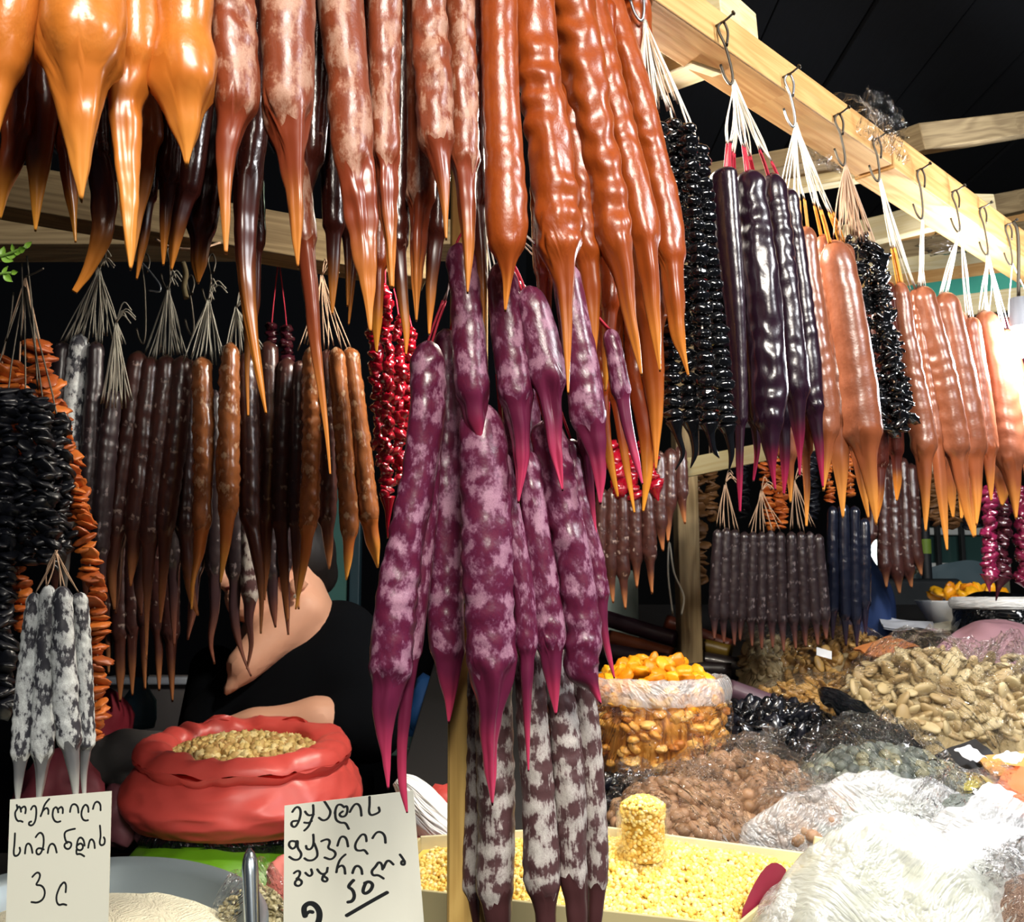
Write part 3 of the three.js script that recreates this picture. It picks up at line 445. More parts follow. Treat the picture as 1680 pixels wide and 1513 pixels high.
[['1392,388 1416,520 1452,705', 0], ['1412,384 1436,520 1466,712', 0.012], ['1430,396 1452,540 1481,706', -0.004], ['1442,420 1466,560 1494,690', 0.01]].forEach(([pts, dz], i) => strand('dried_fruit_strand', `black dried fruit strand with ragged shiny pieces, ${['leftmost', 'second', 'third', 'rightmost'][i]} of the four on the third hook`, 'black fruit strands on the third hook', { pts, w: 25, n: 40, z: rowZ(1440, 540) + dz, geos: chipG, mats: [M.fruitBlack], knot: [H[2][2], H[2][3], hz(2)], lie: 0.8, scale: [0.8, 1.25], jitter: 0.35 }));
{ const g = thing('thread_bunch', 'bunch of frayed tan threads on the third hook', 'thread'), K = P(H[2][2], H[2][3], hz(2)), a = []; for (let i = 0; i < 26; i++) { const e = P(1372 + i * 2.3 + rr(-5, 5), 385 + rr(-26, 16), hz(2) + rr(-0.01, 0.012)); a.push(wire([K, K.clone().lerp(e, 0.5).add(V(rr(-0.004, 0.004), 0, 0)), e], 0.0009, 5, 4)); } mesh('tan_thread', merged(a), M.stringTan, g); }
bundle({ where: 'far hooks', group: 'chestnut candies on the far hooks', k: 'chestnut', dz: -0.01, items: [
  { l: 'slim bumpy chestnut candy', b: '1476,463,28 1485,540,32 1499,620,37 1511,690,42 1516,735,40', t: '1518,785,20 1519,830,11 1519,872', n: 0.09, knot: kn(3, { n: 7, dip: 0.65, dm: M.stringAmber }) },
  { l: 'thin chestnut candy with a long wavy tail', b: '1500,475,22 1512,560,24 1528,660,26 1536,720,26', t: '1543,790,19 1549,850,12 1554,903', n: 0.06, dz: 0.02, knot: kn(3, { n: 6 }) },
  { l: 'stout chestnut candy with a curved body', b: '1511,470,36 1526,530,38 1546,610,42 1561,690,44 1569,735,42', t: '1578,790,21 1587,840,12 1598,882', n: 0.06, dz: -0.02, knot: kn(4, { n: 9 }) },
  { l: 'chestnut candy with a rounded top just below its threads', b: '1548,480,40 1562,540,42 1578,620,46 1590,690,48 1596,735,44', t: '1600,780,21 1603,830,11 1602,862', n: 0.04, dz: -0.01, knot: kn(5, { n: 7 }) },
  { l: 'narrow chestnut candy with a slender tail', b: '1592,520,28 1602,590,29 1614,670,31 1621,735,31', t: '1624,775,15 1626,822', n: 0.04, knot: kn(5, { n: 5 }) },
  { l: 'thick chestnut candy right beside the bright lamp', b: '1613,510,40 1627,560,44 1642,640,50 1651,710,53 1656,752,48', t: '1662,795,23 1667,852', n: 0.05, dz: -0.02, knot: kn(6, { n: 9 }) },
  { l: 'chestnut candy at the right edge below the lamp', b: '1650,540,30 1664,610,32 1678,690,34 1686,745,32', t: '1690,790,15 1693,840', n: 0.04, dz: 0.01, knot: kn(6, { n: 6 }) },
  { l: 'hidden chestnut candy with a broad orange tail', b: '1545,500,32 1562,620,34 1574,710,34 1577,745,30', t: '1580,800,18 1577,852', n: 0.03, dz: 0.05, knot: null },
  { l: 'hidden chestnut candy with a pale straight tail', b: '1540,500,30 1548,620,30 1552,720,30 1554,755,28', t: '1560,800,16 1564,850', n: 0.03, dz: 0.05, knot: null },
  { l: 'hidden chestnut candy with a curling yellow tail', b: '1570,510,30 1580,640,32 1588,740,32 1590,770,28', t: '1594,820,13 1600,880', n: 0.03, dz: 0.06, knot: null },
  { l: 'hidden brown candy with broad flat tails', b: '1620,520,36 1630,640,38 1638,740,40 1641,775,34', t: '1645,810,17 1644,830', n: 0.03, dz: 0.05, knot: null },
  { l: 'hidden dark candy with a grey-brown tail', k: 'toffeeDark', b: '1450,460,32 1462,600,32 1468,700,28 1470,740,24', t: '1472,790,13 1471,822', n: 0.03, dz: 0.05, knot: null },
  { l: 'hidden dark candy with a thin orange tip', k: 'toffeeDark', b: '1440,460,32 1440,600,32 1444,700,28 1446,760,22', t: '1444,810,12 1437,858', n: 0.03, dz: 0.06, knot: null },
] });
[['1655,520 1672,640 1690,760', 0], ['1690,500 1700,640 1715,740', 0.02]].forEach(([pts, dz], i) => strand('beaded_candy', i ? 'dark red beaded candy cut by the right edge on the eighth hook' : 'dark red beaded candy behind the bright lamp on the eighth hook', 'dark red candies on the eighth hook', { pts, w: 34, n: 16, z: rowZ(1670, 600) + 0.05 + dz, geos: berryG, mats: [M.fruitDarkRed], knot: [H[7][2], H[7][3], hz(7)], string: M.string, part: 'bead', category: 'candy' }));
// ------------------------------------------------------------------ shaded bundles at the back of the stall
const BZ = 1.45;
const threads = (name, label, kx, ky, x0, x1, y, n, z, mat, r = 0.0009) => { const g = thing(name, label, 'thread'), K = P(kx, ky, z), a = []; for (let i = 0; i < n; i++) { const e = P(x0 + (x1 - x0) * i / (n - 1) + rr(-3, 3), y + rr(-6, 12), z + rr(-0.015, 0.015)); a.push(wire([K.clone().add(V(rr(-0.002, 0.002), rr(-0.005, 0.003), 0)), K.clone().lerp(e, 0.5).add(V(rr(-0.004, 0.004), 0, rr(-0.003, 0.003))), e], r, 5, 4)); } mesh('thread', merged(a), mat, g); const loose = []; for (let i = 0; i < 5; i++) { const q = V(rr(0.01, 0.03), rr(-0.005, 0.02), rr(0, 0.01)); loose.push(wire([K, K.clone().add(V(q.x * 0.5, q.y + 0.012, q.z)), K.clone().add(V(q.x, q.y, q.z))], r, 5, 4)); } mesh('loose_end', merged(loose), mat, g); return g; };
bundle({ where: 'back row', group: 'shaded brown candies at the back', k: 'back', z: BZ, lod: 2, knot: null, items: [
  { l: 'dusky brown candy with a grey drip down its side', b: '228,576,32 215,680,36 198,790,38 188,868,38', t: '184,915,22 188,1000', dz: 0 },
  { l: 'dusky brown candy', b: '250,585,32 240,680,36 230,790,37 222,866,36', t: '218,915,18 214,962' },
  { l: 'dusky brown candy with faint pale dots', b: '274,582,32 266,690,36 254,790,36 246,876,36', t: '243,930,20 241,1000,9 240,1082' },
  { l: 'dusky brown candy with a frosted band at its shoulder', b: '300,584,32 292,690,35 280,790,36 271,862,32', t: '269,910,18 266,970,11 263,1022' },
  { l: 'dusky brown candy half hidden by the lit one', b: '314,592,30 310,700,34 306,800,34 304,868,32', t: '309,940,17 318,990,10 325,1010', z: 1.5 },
  { l: 'lamp-lit brown candy with glossy bumps', k: 'litBrown', b: '331,586,32 334,680,34 334,780,33 331,856,32', t: '326,905,18 317,950,8 314,1000', z: 1.42, n: 0.17 },
  { l: 'second lamp-lit brown candy, frosted and with a tapered tail', k: 'litBrown', b: '378,562,30 376,650,34 374,760,36 374,835,34', t: '370,885,18 362,956', z: 1.42, n: 0.17 },
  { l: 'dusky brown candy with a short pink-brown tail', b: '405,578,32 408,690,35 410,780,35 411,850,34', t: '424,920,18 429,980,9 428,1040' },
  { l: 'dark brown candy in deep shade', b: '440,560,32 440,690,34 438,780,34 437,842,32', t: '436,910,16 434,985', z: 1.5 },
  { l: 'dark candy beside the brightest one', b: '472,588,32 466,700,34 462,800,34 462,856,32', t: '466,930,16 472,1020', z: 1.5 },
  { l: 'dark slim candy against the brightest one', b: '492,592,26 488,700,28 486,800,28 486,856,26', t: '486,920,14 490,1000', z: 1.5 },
  { l: 'brightly lit brown candy with close-set bumps', k: 'litBrown', b: '512,568,32 512,670,33 510,780,33 505,862,32', t: '500,915,16 492,960,9 485,1000', z: 1.42, n: 0.16 },
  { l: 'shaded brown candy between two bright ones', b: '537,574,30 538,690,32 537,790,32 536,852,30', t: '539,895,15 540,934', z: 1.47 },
  { l: 'bright golden candy with a plump straight body', k: 'litBrown', b: '551,570,30 560,670,32 568,780,33 573,868,33', t: '571,910,17 568,952', z: 1.42, n: 0.12 },
  { l: 'outermost golden candy with a forked tail', k: 'litBrown', b: '573,570,30 584,660,32 596,760,33 606,846,33', t: '614,890,20 620,932', z: 1.43, n: 0.1, st: 2 },
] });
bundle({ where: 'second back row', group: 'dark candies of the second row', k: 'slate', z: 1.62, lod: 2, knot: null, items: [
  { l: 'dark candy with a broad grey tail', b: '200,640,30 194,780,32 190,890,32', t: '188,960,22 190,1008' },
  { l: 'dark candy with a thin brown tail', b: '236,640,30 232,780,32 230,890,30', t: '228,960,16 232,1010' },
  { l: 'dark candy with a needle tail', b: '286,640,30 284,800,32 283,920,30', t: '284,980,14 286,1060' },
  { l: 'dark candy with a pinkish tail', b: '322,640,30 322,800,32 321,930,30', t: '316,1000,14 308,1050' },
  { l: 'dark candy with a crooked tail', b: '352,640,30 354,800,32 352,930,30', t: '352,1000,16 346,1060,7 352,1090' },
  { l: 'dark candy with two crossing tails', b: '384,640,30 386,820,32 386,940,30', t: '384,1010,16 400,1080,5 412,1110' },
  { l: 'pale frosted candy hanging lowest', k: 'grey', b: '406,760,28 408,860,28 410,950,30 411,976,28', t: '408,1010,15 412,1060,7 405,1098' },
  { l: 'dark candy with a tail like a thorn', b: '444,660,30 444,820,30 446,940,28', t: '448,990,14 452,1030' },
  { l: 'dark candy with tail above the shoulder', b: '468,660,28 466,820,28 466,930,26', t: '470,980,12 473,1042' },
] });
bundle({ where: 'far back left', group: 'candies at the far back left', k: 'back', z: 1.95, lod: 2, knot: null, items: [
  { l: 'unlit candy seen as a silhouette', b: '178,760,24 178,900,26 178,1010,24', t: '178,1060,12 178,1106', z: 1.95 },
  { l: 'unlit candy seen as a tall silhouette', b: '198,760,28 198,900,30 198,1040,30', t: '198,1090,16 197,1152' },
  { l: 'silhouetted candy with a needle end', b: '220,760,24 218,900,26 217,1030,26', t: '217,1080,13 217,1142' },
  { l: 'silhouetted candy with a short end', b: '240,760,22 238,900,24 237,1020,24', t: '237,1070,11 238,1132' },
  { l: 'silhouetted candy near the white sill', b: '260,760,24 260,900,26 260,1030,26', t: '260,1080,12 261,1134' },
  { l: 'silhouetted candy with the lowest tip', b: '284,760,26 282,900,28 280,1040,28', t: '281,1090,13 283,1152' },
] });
bundle({ where: 'blue-grey bundle', group: 'white-crusted candies at the back left', k: 'white', z: 1.4, lod: 2, knot: { x: 163, y: 446, z: 1.4, n: 4, m: M.stringGrey }, items: [
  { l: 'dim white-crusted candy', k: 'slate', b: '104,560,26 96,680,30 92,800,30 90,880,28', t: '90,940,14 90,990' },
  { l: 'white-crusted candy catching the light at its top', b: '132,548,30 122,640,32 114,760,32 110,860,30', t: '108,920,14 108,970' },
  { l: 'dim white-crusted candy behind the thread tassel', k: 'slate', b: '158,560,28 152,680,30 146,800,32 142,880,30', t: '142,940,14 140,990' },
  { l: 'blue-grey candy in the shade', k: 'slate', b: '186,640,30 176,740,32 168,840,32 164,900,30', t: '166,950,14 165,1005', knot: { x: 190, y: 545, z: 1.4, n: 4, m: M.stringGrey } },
] });
threads('thread_bunch', 'fan of grey threads above the white-crusted bundle at the back left', 163, 440, 105, 205, 556, 16, 1.4, M.stringGrey);
threads('thread_bunch', 'untidy grey thread tassel with a frayed top at the back left', 190, 530, 165, 215, 660, 14, 1.36, M.stringGrey);
threads('thread_bunch', 'wide fan of pale threads over the shaded brown row', 277, 470, 236, 306, 584, 22, BZ, M.stringGrey);
threads('thread_bunch', 'fan of pale threads with a tied bow over the lit brown candy', 342, 492, 300, 372, 590, 16, 1.43, M.stringGrey);
threads('thread_bunch', 'crumpled pale threads beside the long amber tail', 388, 505, 368, 432, 575, 12, 1.43, M.stringGrey);
threads('thread_bunch', 'pale threads above the golden candies', 528, 452, 490, 576, 568, 14, 1.43, M.stringTan);
[[237, 420, 238, 560, 'long straight wire'], [310, 455, 318, 545, 'wire with a knotted rope'], [278, 405, 278, 470, 'short wire'], [165, 410, 163, 445, 'bent wire'], [345, 420, 346, 495, 'thin wire']].forEach(([a, b, c, d, w]) => hook(a, b, c, d, BZ - 0.005, `${w} hanging from the dark back beam at the left`, M.wireDark, false));
{ const g = thing('wire_hook', 'bright bent wire end under the dark back beam', 'hook'); mesh('wire', wire([P(232, 430, 1.42), P(248, 448, 1.42), P(263, 470, 1.42), P(262, 478, 1.42), P(244, 477, 1.42)], 0.0014, 6), M.wireSteel, g); }
[['612,500 618,620 624,760', 1.36], ['632,470 634,640 636,815', 1.33], ['654,520 655,640 654,790', 1.36], ['676,540 672,640 668,720', 1.38]].forEach(([pts, z], i) => strand('beaded_candy', `crimson beaded candy, ${['leftmost', 'longest and second', 'third', 'rightmost'][i]} of four between golden and purple candies`, 'crimson beaded candies', { pts, w: 26, n: i === 1 ? 44 : 36, z, geos: berryG, mats: [M.fruitRed], knot: [632, 424, 1.575], string: M.stringRed, part: 'bead', category: 'candy', lie: 1.2, jitter: 0.42, scale: [0.7, 1.05], tail: i === 1 ? '637,838,12 636,860,6 636,884' : undefined }));
[['446,530 444,600 442,700', 1.6], ['470,535 470,620 468,700', 1.6]].forEach(([pts, z], i) => strand('beaded_candy', i ? 'dark red beaded candy in the shade, right one of two' : 'dark red beaded candy in the shade, left one of two', 'dark red candies in the shade', { pts, w: 24, n: 14, z, geos: berryG, mats: [M.fruitDarkRed], knot: [457, 422, 1.6], string: M.stringRed, part: 'bead', category: 'candy' }));

// ------------------------------------------------------------------ dried fruit at the left edge
[['-12,640 -14,800 -16,1180', 1.24], ['14,640 12,800 6,1170', 1.22], ['42,640 44,790 46,925', 1.23], ['70,655 76,800 82,930', 1.22], ['95,690 100,800 104,915', 1.25]].forEach(([pts, z], i) => strand('dried_fruit_strand', `black raisin-like fruit strand with ragged pieces, ${ordinal(i)} from the left edge`, 'black fruit strands at the left edge', { pts, w: 37, n: i < 2 ? 74 : 46, z, geos: chipG, mats: [M.fruitRaisin], knot: [40, 470, 1.25], lie: 0.7, scale: [0.75, 1.2], jitter: 0.4, string: M.wireDark }));
[['4,585 10,650 18,720', 1.28, 40, 12], ['32,600 36,660 44,760', 1.3, 44, 14], ['60,556 78,640 102,740', 1.27, 44, 18], ['88,660 112,760 132,860', 1.3, 38, 22], ['128,800 144,900 156,1000 160,1100 152,1218', 1.27, 36, 36], ['30,930 34,980 38,1040', 1.3, 34, 9]].forEach(([pts, z, w, n], i) => strand('dried_fruit_strand', ['orange dried fruit strand cut by the left edge', 'orange dried fruit strand with curled slices above the black strands', 'orange dried fruit strand starting highest under its wire', 'orange-brown fruit strand slanting along the black strands', 'long orange fruit strand beside the white-crusted candies', 'short orange fruit strand glimpsed between black strands'][i], 'orange dried fruit strands', { pts, w, n, z, geos: sliceG, mats: M.fruitOrange, knot: i < 4 ? [42, 455, 1.26] : undefined, lie: 0.55, jitter: 0.35 }));
[[10, 560, 22, 480], [34, 560, 36, 430], [62, 640, 44, 420], [40, 455, 72, 440]].forEach(([a, b, c, d], i) => { const g = thing('wire', `dark wire over the black fruit strands at the left, ${ordinal(i)} of four`, 'wire', 'wires at the left'); mesh('wire_length', wire([P(c, d, 1.24), P((a + c) / 2 + 2, (b + d) / 2, 1.24), P(a, b, 1.24)], 0.0012, 6), M.wireDark, g); });
bundle({ where: 'lower left bunch', group: 'white-crusted candies at the lower left', k: 'white', z: 1.17, knot: { x: 92, y: 905, z: 1.17, n: 2, m: M.stringTan }, items: [
  { l: 'white-crusted candy with dark knobs', b: '57,972,24 48,1060,28 42,1140,32 36,1215,34 34,1236,30', t: '31,1270,16 28,1330', n: 0.1 },
  { l: 'white-crusted candy with thick pale crust', b: '80,960,26 76,1060,32 72,1150,34 70,1232,36', t: '68,1270,17 62,1330', n: 0.1 },
  { l: 'broad white-crusted candy with a pale seam and long tail', b: '102,962,30 104,1060,36 108,1150,40 114,1215,38', t: '120,1260,18 126,1330', n: 0.09, z: 1.155, r: 0.16 },
  { l: 'slim white-crusted candy beside the orange strand', b: '130,972,24 136,1060,26 140,1150,26 142,1222,24', t: '138,1265,11 139,1320', n: 0.09, z: 1.185 },
] });
{ const g = thing('leaf_sprig', 'small fresh green leafy sprig at the left edge', 'plant'), Z = 0.62, st = M.leafStem = std({ color: 0x5a7a2c, roughness: 0.6 }); mesh('stem', wire([P(-30, 425, Z), P(0, 421, Z), P(22, 414, Z), P(44, 405, Z)], 0.0011, 6), st, g); mesh('stem', wire([P(-30, 462, Z), P(0, 450, Z), P(20, 448, Z)], 0.001, 6), st, g);
  const lm = phy({ color: 0x7fae3a, roughness: 0.45, transmission: 0.3, thickness: 0 }), leaf = new THREE.BufferGeometry(); { const p = [], ix = []; for (let i = 0; i <= 8; i++) for (let j = -2; j <= 2; j++) { const t = i / 8, w = Math.sin(Math.PI * Math.pow(t, 0.8)) * 0.3; p.push(t, w * j / 2, 0.1 * Math.abs(j) / 2 + 0.12 * t * t); } for (let i = 0; i < 8; i++) for (let j = 0; j < 4; j++) { const a = i * 5 + j; ix.push(a, a + 1, a + 5, a + 1, a + 6, a + 5); } leaf.setAttribute('position', new THREE.Float32BufferAttribute(p, 3)); leaf.setIndex(ix); leaf.computeVertexNormals(); }
  for (const [x, y, a, s] of [[40, 407, 0.7, 16], [22, 414, 1.6, 14], [24, 414, -0.2, 16], [2, 421, 1.4, 18], [2, 423, -0.3, 22], [30, 412, 0.3, 18], [4, 450, 0.9, 16], [6, 450, -0.7, 20], [18, 448, 0.1, 14], [-10, 423, -0.9, 16], [10, 421, 0.25, 20]]) { const l = mesh('leaf', leaf, lm, g); l.position.copy(P(x, y, Z)); l.rotation.set(rr(-0.5, 0.5), rr(-0.4, 0.4), a); l.scale.setScalar(s * mpp(y, Z)); } }

// ------------------------------------------------------------------ hanging goods further along, right of the post
const rail = thing('rail', 'thin dark rail behind the row of candies, carrying the background bundles', 'rail', null, V(0, 0, 0)); bar('bar', P(960, 655, 2.0), P(1180, 655, 2.05), 0.02, 0.02, std({ color: 0x1c1a18, roughness: 0.8 }), rail); bar('bar', P(1120, 700, 2.38), P(1420, 690, 2.36), 0.02, 0.02, std({ color: 0x1c1a18, roughness: 0.8 }), rail); bar('bar', P(1500, 730, 2.5), P(1640, 722, 2.5), 0.02, 0.02, std({ color: 0x1c1a18, roughness: 0.8 }), rail);
const dimB = (where, group, k, z, w, list, words) => bundle({ where, group, k, z, lod: 2, knot: null, items: list.map(([x0, y0, x1, y1, tx, ty], i) => ({ l: words[i % words.length], b: `${x0},${y0},${w * 0.85} ${(x0 + x1) / 2},${(y0 + y1) / 2},${w} ${x1},${y1},${w}`, t: `${(x1 + tx) / 2},${(y1 + ty) / 2},${w * 0.45} ${tx},${ty}` })) });
dimB('brown bundle beyond purple', 'brown candies behind the purple bunch', 'back', 2.0, 24, [[988, 800, 984, 930, 986, 985], [1004, 800, 1002, 935, 1006, 990], [1022, 800, 1022, 940, 1026, 1000], [1040, 800, 1043, 915, 1045, 965], [1062, 800, 1066, 912, 1070, 975], [1082, 740, 1084, 860, 1088, 905], [1100, 735, 1098, 830, 1096, 890], [1116, 730, 1118, 810, 1124, 860]], ['dim brown candy, bumpy', 'dim brown candy with a thin tail', 'brown candy with faint frost']);
[['1000,725 1010,770 1016,815', 30], ['1030,720 1034,770 1040,820', 30], ['1058,700 1066,760 1074,800', 30]].forEach(([pts, w], i) => strand('beaded_candy', `small bright red beaded candy behind the yellow tails, ${['left', 'middle', 'right'][i]} one of three`, 'red beaded candies behind the yellow tails', { pts, w, n: 9, z: 1.99, knot: [nums(pts)[0][0], 655, 2.0], geos: berryG, mats: [M.fruitRed], string: M.stringRed, part: 'bead', category: 'candy', lie: 0.7, jitter: 0.3, tail: i === 2 ? '1078,815,10 1084,830' : undefined }));
dimB('bundle under pale board', 'grey-brown candies under the pale board', 'slate', 2.1, 19, [[1178, 868, 1172, 1010, 1172, 1050], [1192, 866, 1187, 1012, 1188, 1056], [1206, 868, 1203, 1012, 1205, 1060], [1222, 872, 1216, 1012, 1214, 1052], [1236, 872, 1232, 1016, 1234, 1062], [1250, 872, 1249, 1016, 1250, 1066], [1264, 870, 1266, 1018, 1268, 1064], [1280, 872, 1283, 1018, 1286, 1070], [1298, 872, 1302, 1018, 1306, 1066], [1314, 872, 1320, 1018, 1322, 1062], [1328, 872, 1338, 1016, 1342, 1060], [1342, 876, 1353, 1012, 1356, 1050]], ['grey-brown candy with a frosted ridge', 'grey-brown candy', 'grey-brown bumpy candy']);
threads('thread_bunch', 'tan thread fan over the grey-brown bundle, left one of three', 1190, 792, 1174, 1212, 866, 8, 2.1, M.stringTan);
threads('thread_bunch', 'tan thread fan over the grey-brown bundle, middle one of three', 1249, 806, 1226, 1284, 868, 10, 2.1, M.stringTan);
threads('thread_bunch', 'tan thread fan over the grey-brown bundle, right one of three', 1304, 788, 1294, 1340, 866, 8, 2.1, M.stringTan);
dimB('blue-black bundle', 'blue-black candies', 'ink', 2.2, 20, [[1366, 830, 1366, 1000, 1366, 1050], [1384, 826, 1386, 1010, 1388, 1060], [1402, 830, 1404, 1015, 1406, 1062], [1418, 850, 1418, 990, 1420, 1040]], ['blue-black glossy candy', 'blue-black candy with a bright streak']);
dimB('bundle near the window', 'brown candies near the window', 'back', 2.5, 22, [[1448, 760, 1452, 930, 1454, 965], [1464, 752, 1472, 940, 1476, 975], [1480, 750, 1490, 935, 1496, 965], [1494, 760, 1504, 915, 1512, 945], [1434, 800, 1428, 880, 1426, 900]], ['brown candy with a pinkish cast', 'brown straight candy', 'brown candy with a dull tail']);
[['1622,800 1622,880 1624,945', '1622,960,8 1624,972'], ['1648,830 1645,890 1643,945', '1638,965,9 1634,986'], ['1672,800 1676,880 1680,950', '1686,965,8 1692,975'], ['1640,790 1636,850 1632,900', undefined]].forEach(([pts, tail], i) => strand('beaded_candy', `raspberry-pink lumpy beaded candy, ${ordinal(i)} of the four at the right edge below the lamp`, 'raspberry-pink beaded candies', { pts, w: 32, n: 26, z: 1.95 + i * 0.02, geos: berryG, scale: [0.62, 0.9], mats: [i === 1 ? M.fruitDarkRed : M.fruitPink], string: M.stringRed, part: 'bead', category: 'candy', lie: 0.8, jitter: 0.35, tail }));
[['1252,758 1258,800 1266,868', 20], ['1272,750 1276,800 1282,868', 20], ['1284,770 1284,820 1286,850', 16], ['1356,740 1360,790 1362,825', 16], ['1392,730 1395,780 1396,815', 14]].forEach(([pts, w], i) => strand('dried_fruit_strand', ['bright orange fruit strand behind the grey-brown bundle, left of a pair', 'bright orange fruit strand behind the grey-brown bundle, right of a pair', 'thin orange fruit strand close to the bright pair', 'red-orange fruit strand behind the chestnut tails', 'small orange fruit strand furthest right behind the chestnut tails'][i], 'orange strands in the background', { pts, w, n: 16, z: 2.35, knot: [nums(pts)[0][0], 696, 2.37], geos: sliceG, mats: M.fruitOrange, lie: 0.5, jitter: 0.3 }));
[['1146,760 1148,880 1150,960', 30, 0], ['1164,752 1166,800 1166,850', 24, 0], ['1215,745 1218,800 1222,850', 22, 1], ['1330,740 1332,790 1336,850', 22, 1], ['1530,780 1533,820 1536,860', 24, 0], ['1560,775 1562,815 1566,865', 22, 0], ['1590,780 1590,830 1592,868', 26, 1]].forEach(([pts, w, c], i) => strand('dried_fruit_strand', ['brown dried fruit strand beside the dark upright', 'short brown fruit strand below the pale board', 'black fruit strand behind the left thread fan', 'black fruit strand behind the right thread fan', 'golden-brown fruit strand above the window', 'brown fruit strand above the window bars', 'black fruit strand beside the pink beaded candies'][i], 'dim dried fruit strands in the background', { pts, w, n: 20, z: 2.5, knot: nums(pts)[0][0] < 1450 ? [nums(pts)[0][0], 695, 2.37] : [nums(pts)[0][0], 724, 2.5], geos: sliceG, mats: c ? [M.fruitRaisin] : [std({ color: 0x5a3a18, roughness: 0.6 })], lie: 0.6, jitter: 0.35 }));
// ------------------------------------------------------------------ bulb at the right, wrapped joint of the beam
{ const c = P(1676, 562, 1.63), g = thing('bulb_lamp', 'glaring white bulb hanging among the candies at the right edge', 'lamp', null, c.clone());
  const glow = mesh('bulb', new THREE.SphereGeometry(0.026, 24, 16), std({ color: 0xffffff, emissive: 0xf4f9ff, emissiveIntensity: 40 }), g); glow.castShadow = false;
  const s = mesh('socket', new THREE.CylinderGeometry(0.014, 0.017, 0.05, 18), std({ color: 0x3a3a3c, roughness: 0.5 }), g); s.position.y = 0.052;
  mesh('cable', wire([V(0, 0.07, 0), V(0.004, 0.2, 0.003), V(0, BEAM - c.y, 0)], 0.003, 7), M.wireDark, g);
  const l = new THREE.PointLight(0xf2f7ff, 2.6, 0, 2); l.position.copy(c); l.castShadow = true; l.shadow.radius = 3; scene.add(l); }
{ const c = P(985, 235, 1.32), g = thing('bulb_lamp', 'white bulb hanging inside the stall behind the rust-brown candies', 'lamp', null, c.clone());  // unseen bulb, placed to light the back candies from the right
  const glow = mesh('bulb', new THREE.SphereGeometry(0.026, 24, 16), std({ color: 0xffffff, emissive: 0xfff6ea, emissiveIntensity: 25 }), g); glow.castShadow = false;
  const s = mesh('socket', new THREE.CylinderGeometry(0.013, 0.016, 0.045, 18), std({ color: 0x3a3a3c, roughness: 0.5 }), g); s.position.y = 0.045;
  mesh('cable', wire([V(0, 0.06, 0), V(0.003, 0.3, 0.003), V(0, 3.06 - c.y, 0)], 0.003, 7), M.wireDark, g);
  mesh('added_lamp_shade', new THREE.LatheGeometry([[0.016, 0.06], [0.03, 0.056], [0.075, 0.012], [0.085, -0.012], [0.087, -0.012], [0.077, 0.014], [0.032, 0.059], [0.016, 0.063]].map((q) => new THREE.Vector2(...q)), 40), std({ color: 0x5c6a60, roughness: 0.5, side: THREE.DoubleSide }), g);  // shade added to keep the bulb light off the back timbers
  const l = new THREE.PointLight(0xfff4e4, 2.1, 0, 2); l.position.copy(c); l.castShadow = true; l.shadow.radius = 2.4; scene.add(l); }
const crumple = tex(512, 512, (u, v) => { const a = u * 6.283, b = v * 6.283, X = Math.cos(a), Y = Math.sin(a), Z = Math.cos(b), W = Math.sin(b); let s = 0, k = 1; for (const f of [1.6, 3.4, 7]) { s += k * (1 - Math.abs(noise(X * f + Z * f * 0.9, Y * f + W * f * 0.9, (X - W) * f * 0.6 + f)) * 2.2); k *= 0.6; } s = s / 2; return [s, s, s]; }, false, [3, 3]);
const filmBump = crumple.clone(); filmBump.repeat.set(1, 1);
M.film = phy({ color: 0xffffff, transmission: 1, thickness: 0, roughness: 0.1, ior: 1.75, bumpMap: filmBump, bumpScale: 0.014, side: THREE.DoubleSide });
M.filmDense = phy({ color: 0xffffff, transmission: 0.72, thickness: 0, roughness: 0.25, ior: 1.7, bumpMap: filmBump, bumpScale: 0.0045, side: THREE.DoubleSide });
M.milkBag = phy({ color: 0xeceee8, transmission: 0.55, thickness: 0, roughness: 0.32, ior: 1.6, bumpMap: filmBump, bumpScale: 0.002, side: THREE.DoubleSide });
M.whiteBag = phy({ color: 0xf8f9f7, roughness: 0.42, bumpMap: filmBump, bumpScale: 0.004, side: THREE.DoubleSide });
M.blackBag = phy({ color: 0x0b0e12, roughness: 0.2, clearcoat: 0.4, bumpMap: filmBump, bumpScale: 0.006, side: THREE.DoubleSide });
M.redBag = phy({ color: 0xe2564e, roughness: 0.4, transmission: 0.25, thickness: 0, side: THREE.DoubleSide });
M.pinkBag = phy({ color: 0xef9086, roughness: 0.4, transmission: 0.3, thickness: 0, side: THREE.DoubleSide });
M.greenBag = phy({ color: 0x5d9416, roughness: 0.38, transmission: 0.2, thickness: 0, side: THREE.DoubleSide });
function grid(nu, nv, f) { const p = [], uv = [], ix = []; for (let i = 0; i <= nu; i++) for (let j = 0; j <= nv; j++) { const q = f(i / nu, j / nv); p.push(q.x, q.y, q.z); uv.push(i / nu, j / nv); } for (let i = 0; i < nu; i++) for (let j = 0; j < nv; j++) { const a = i * (nv + 1) + j, b = a + nv + 1; ix.push(a, b, a + 1, b, b + 1, a + 1); } const g = new THREE.BufferGeometry(); g.setAttribute('position', new THREE.Float32BufferAttribute(p, 3)); if (nu >= 14 && nv >= 14) for (let k = 0; k < uv.length / 2; k++) { uv[k * 2] = p[k * 3] * 4.5; uv[k * 2 + 1] = (p[k * 3 + 2] - p[k * 3 + 1]) * 3.8; } g.setAttribute('uv', new THREE.Float32BufferAttribute(uv, 2)); g.setIndex(ix); g.computeVertexNormals(); return g; }
const ridged = (x, y, z) => 1 - 2 * Math.abs(noise(x, y, z));
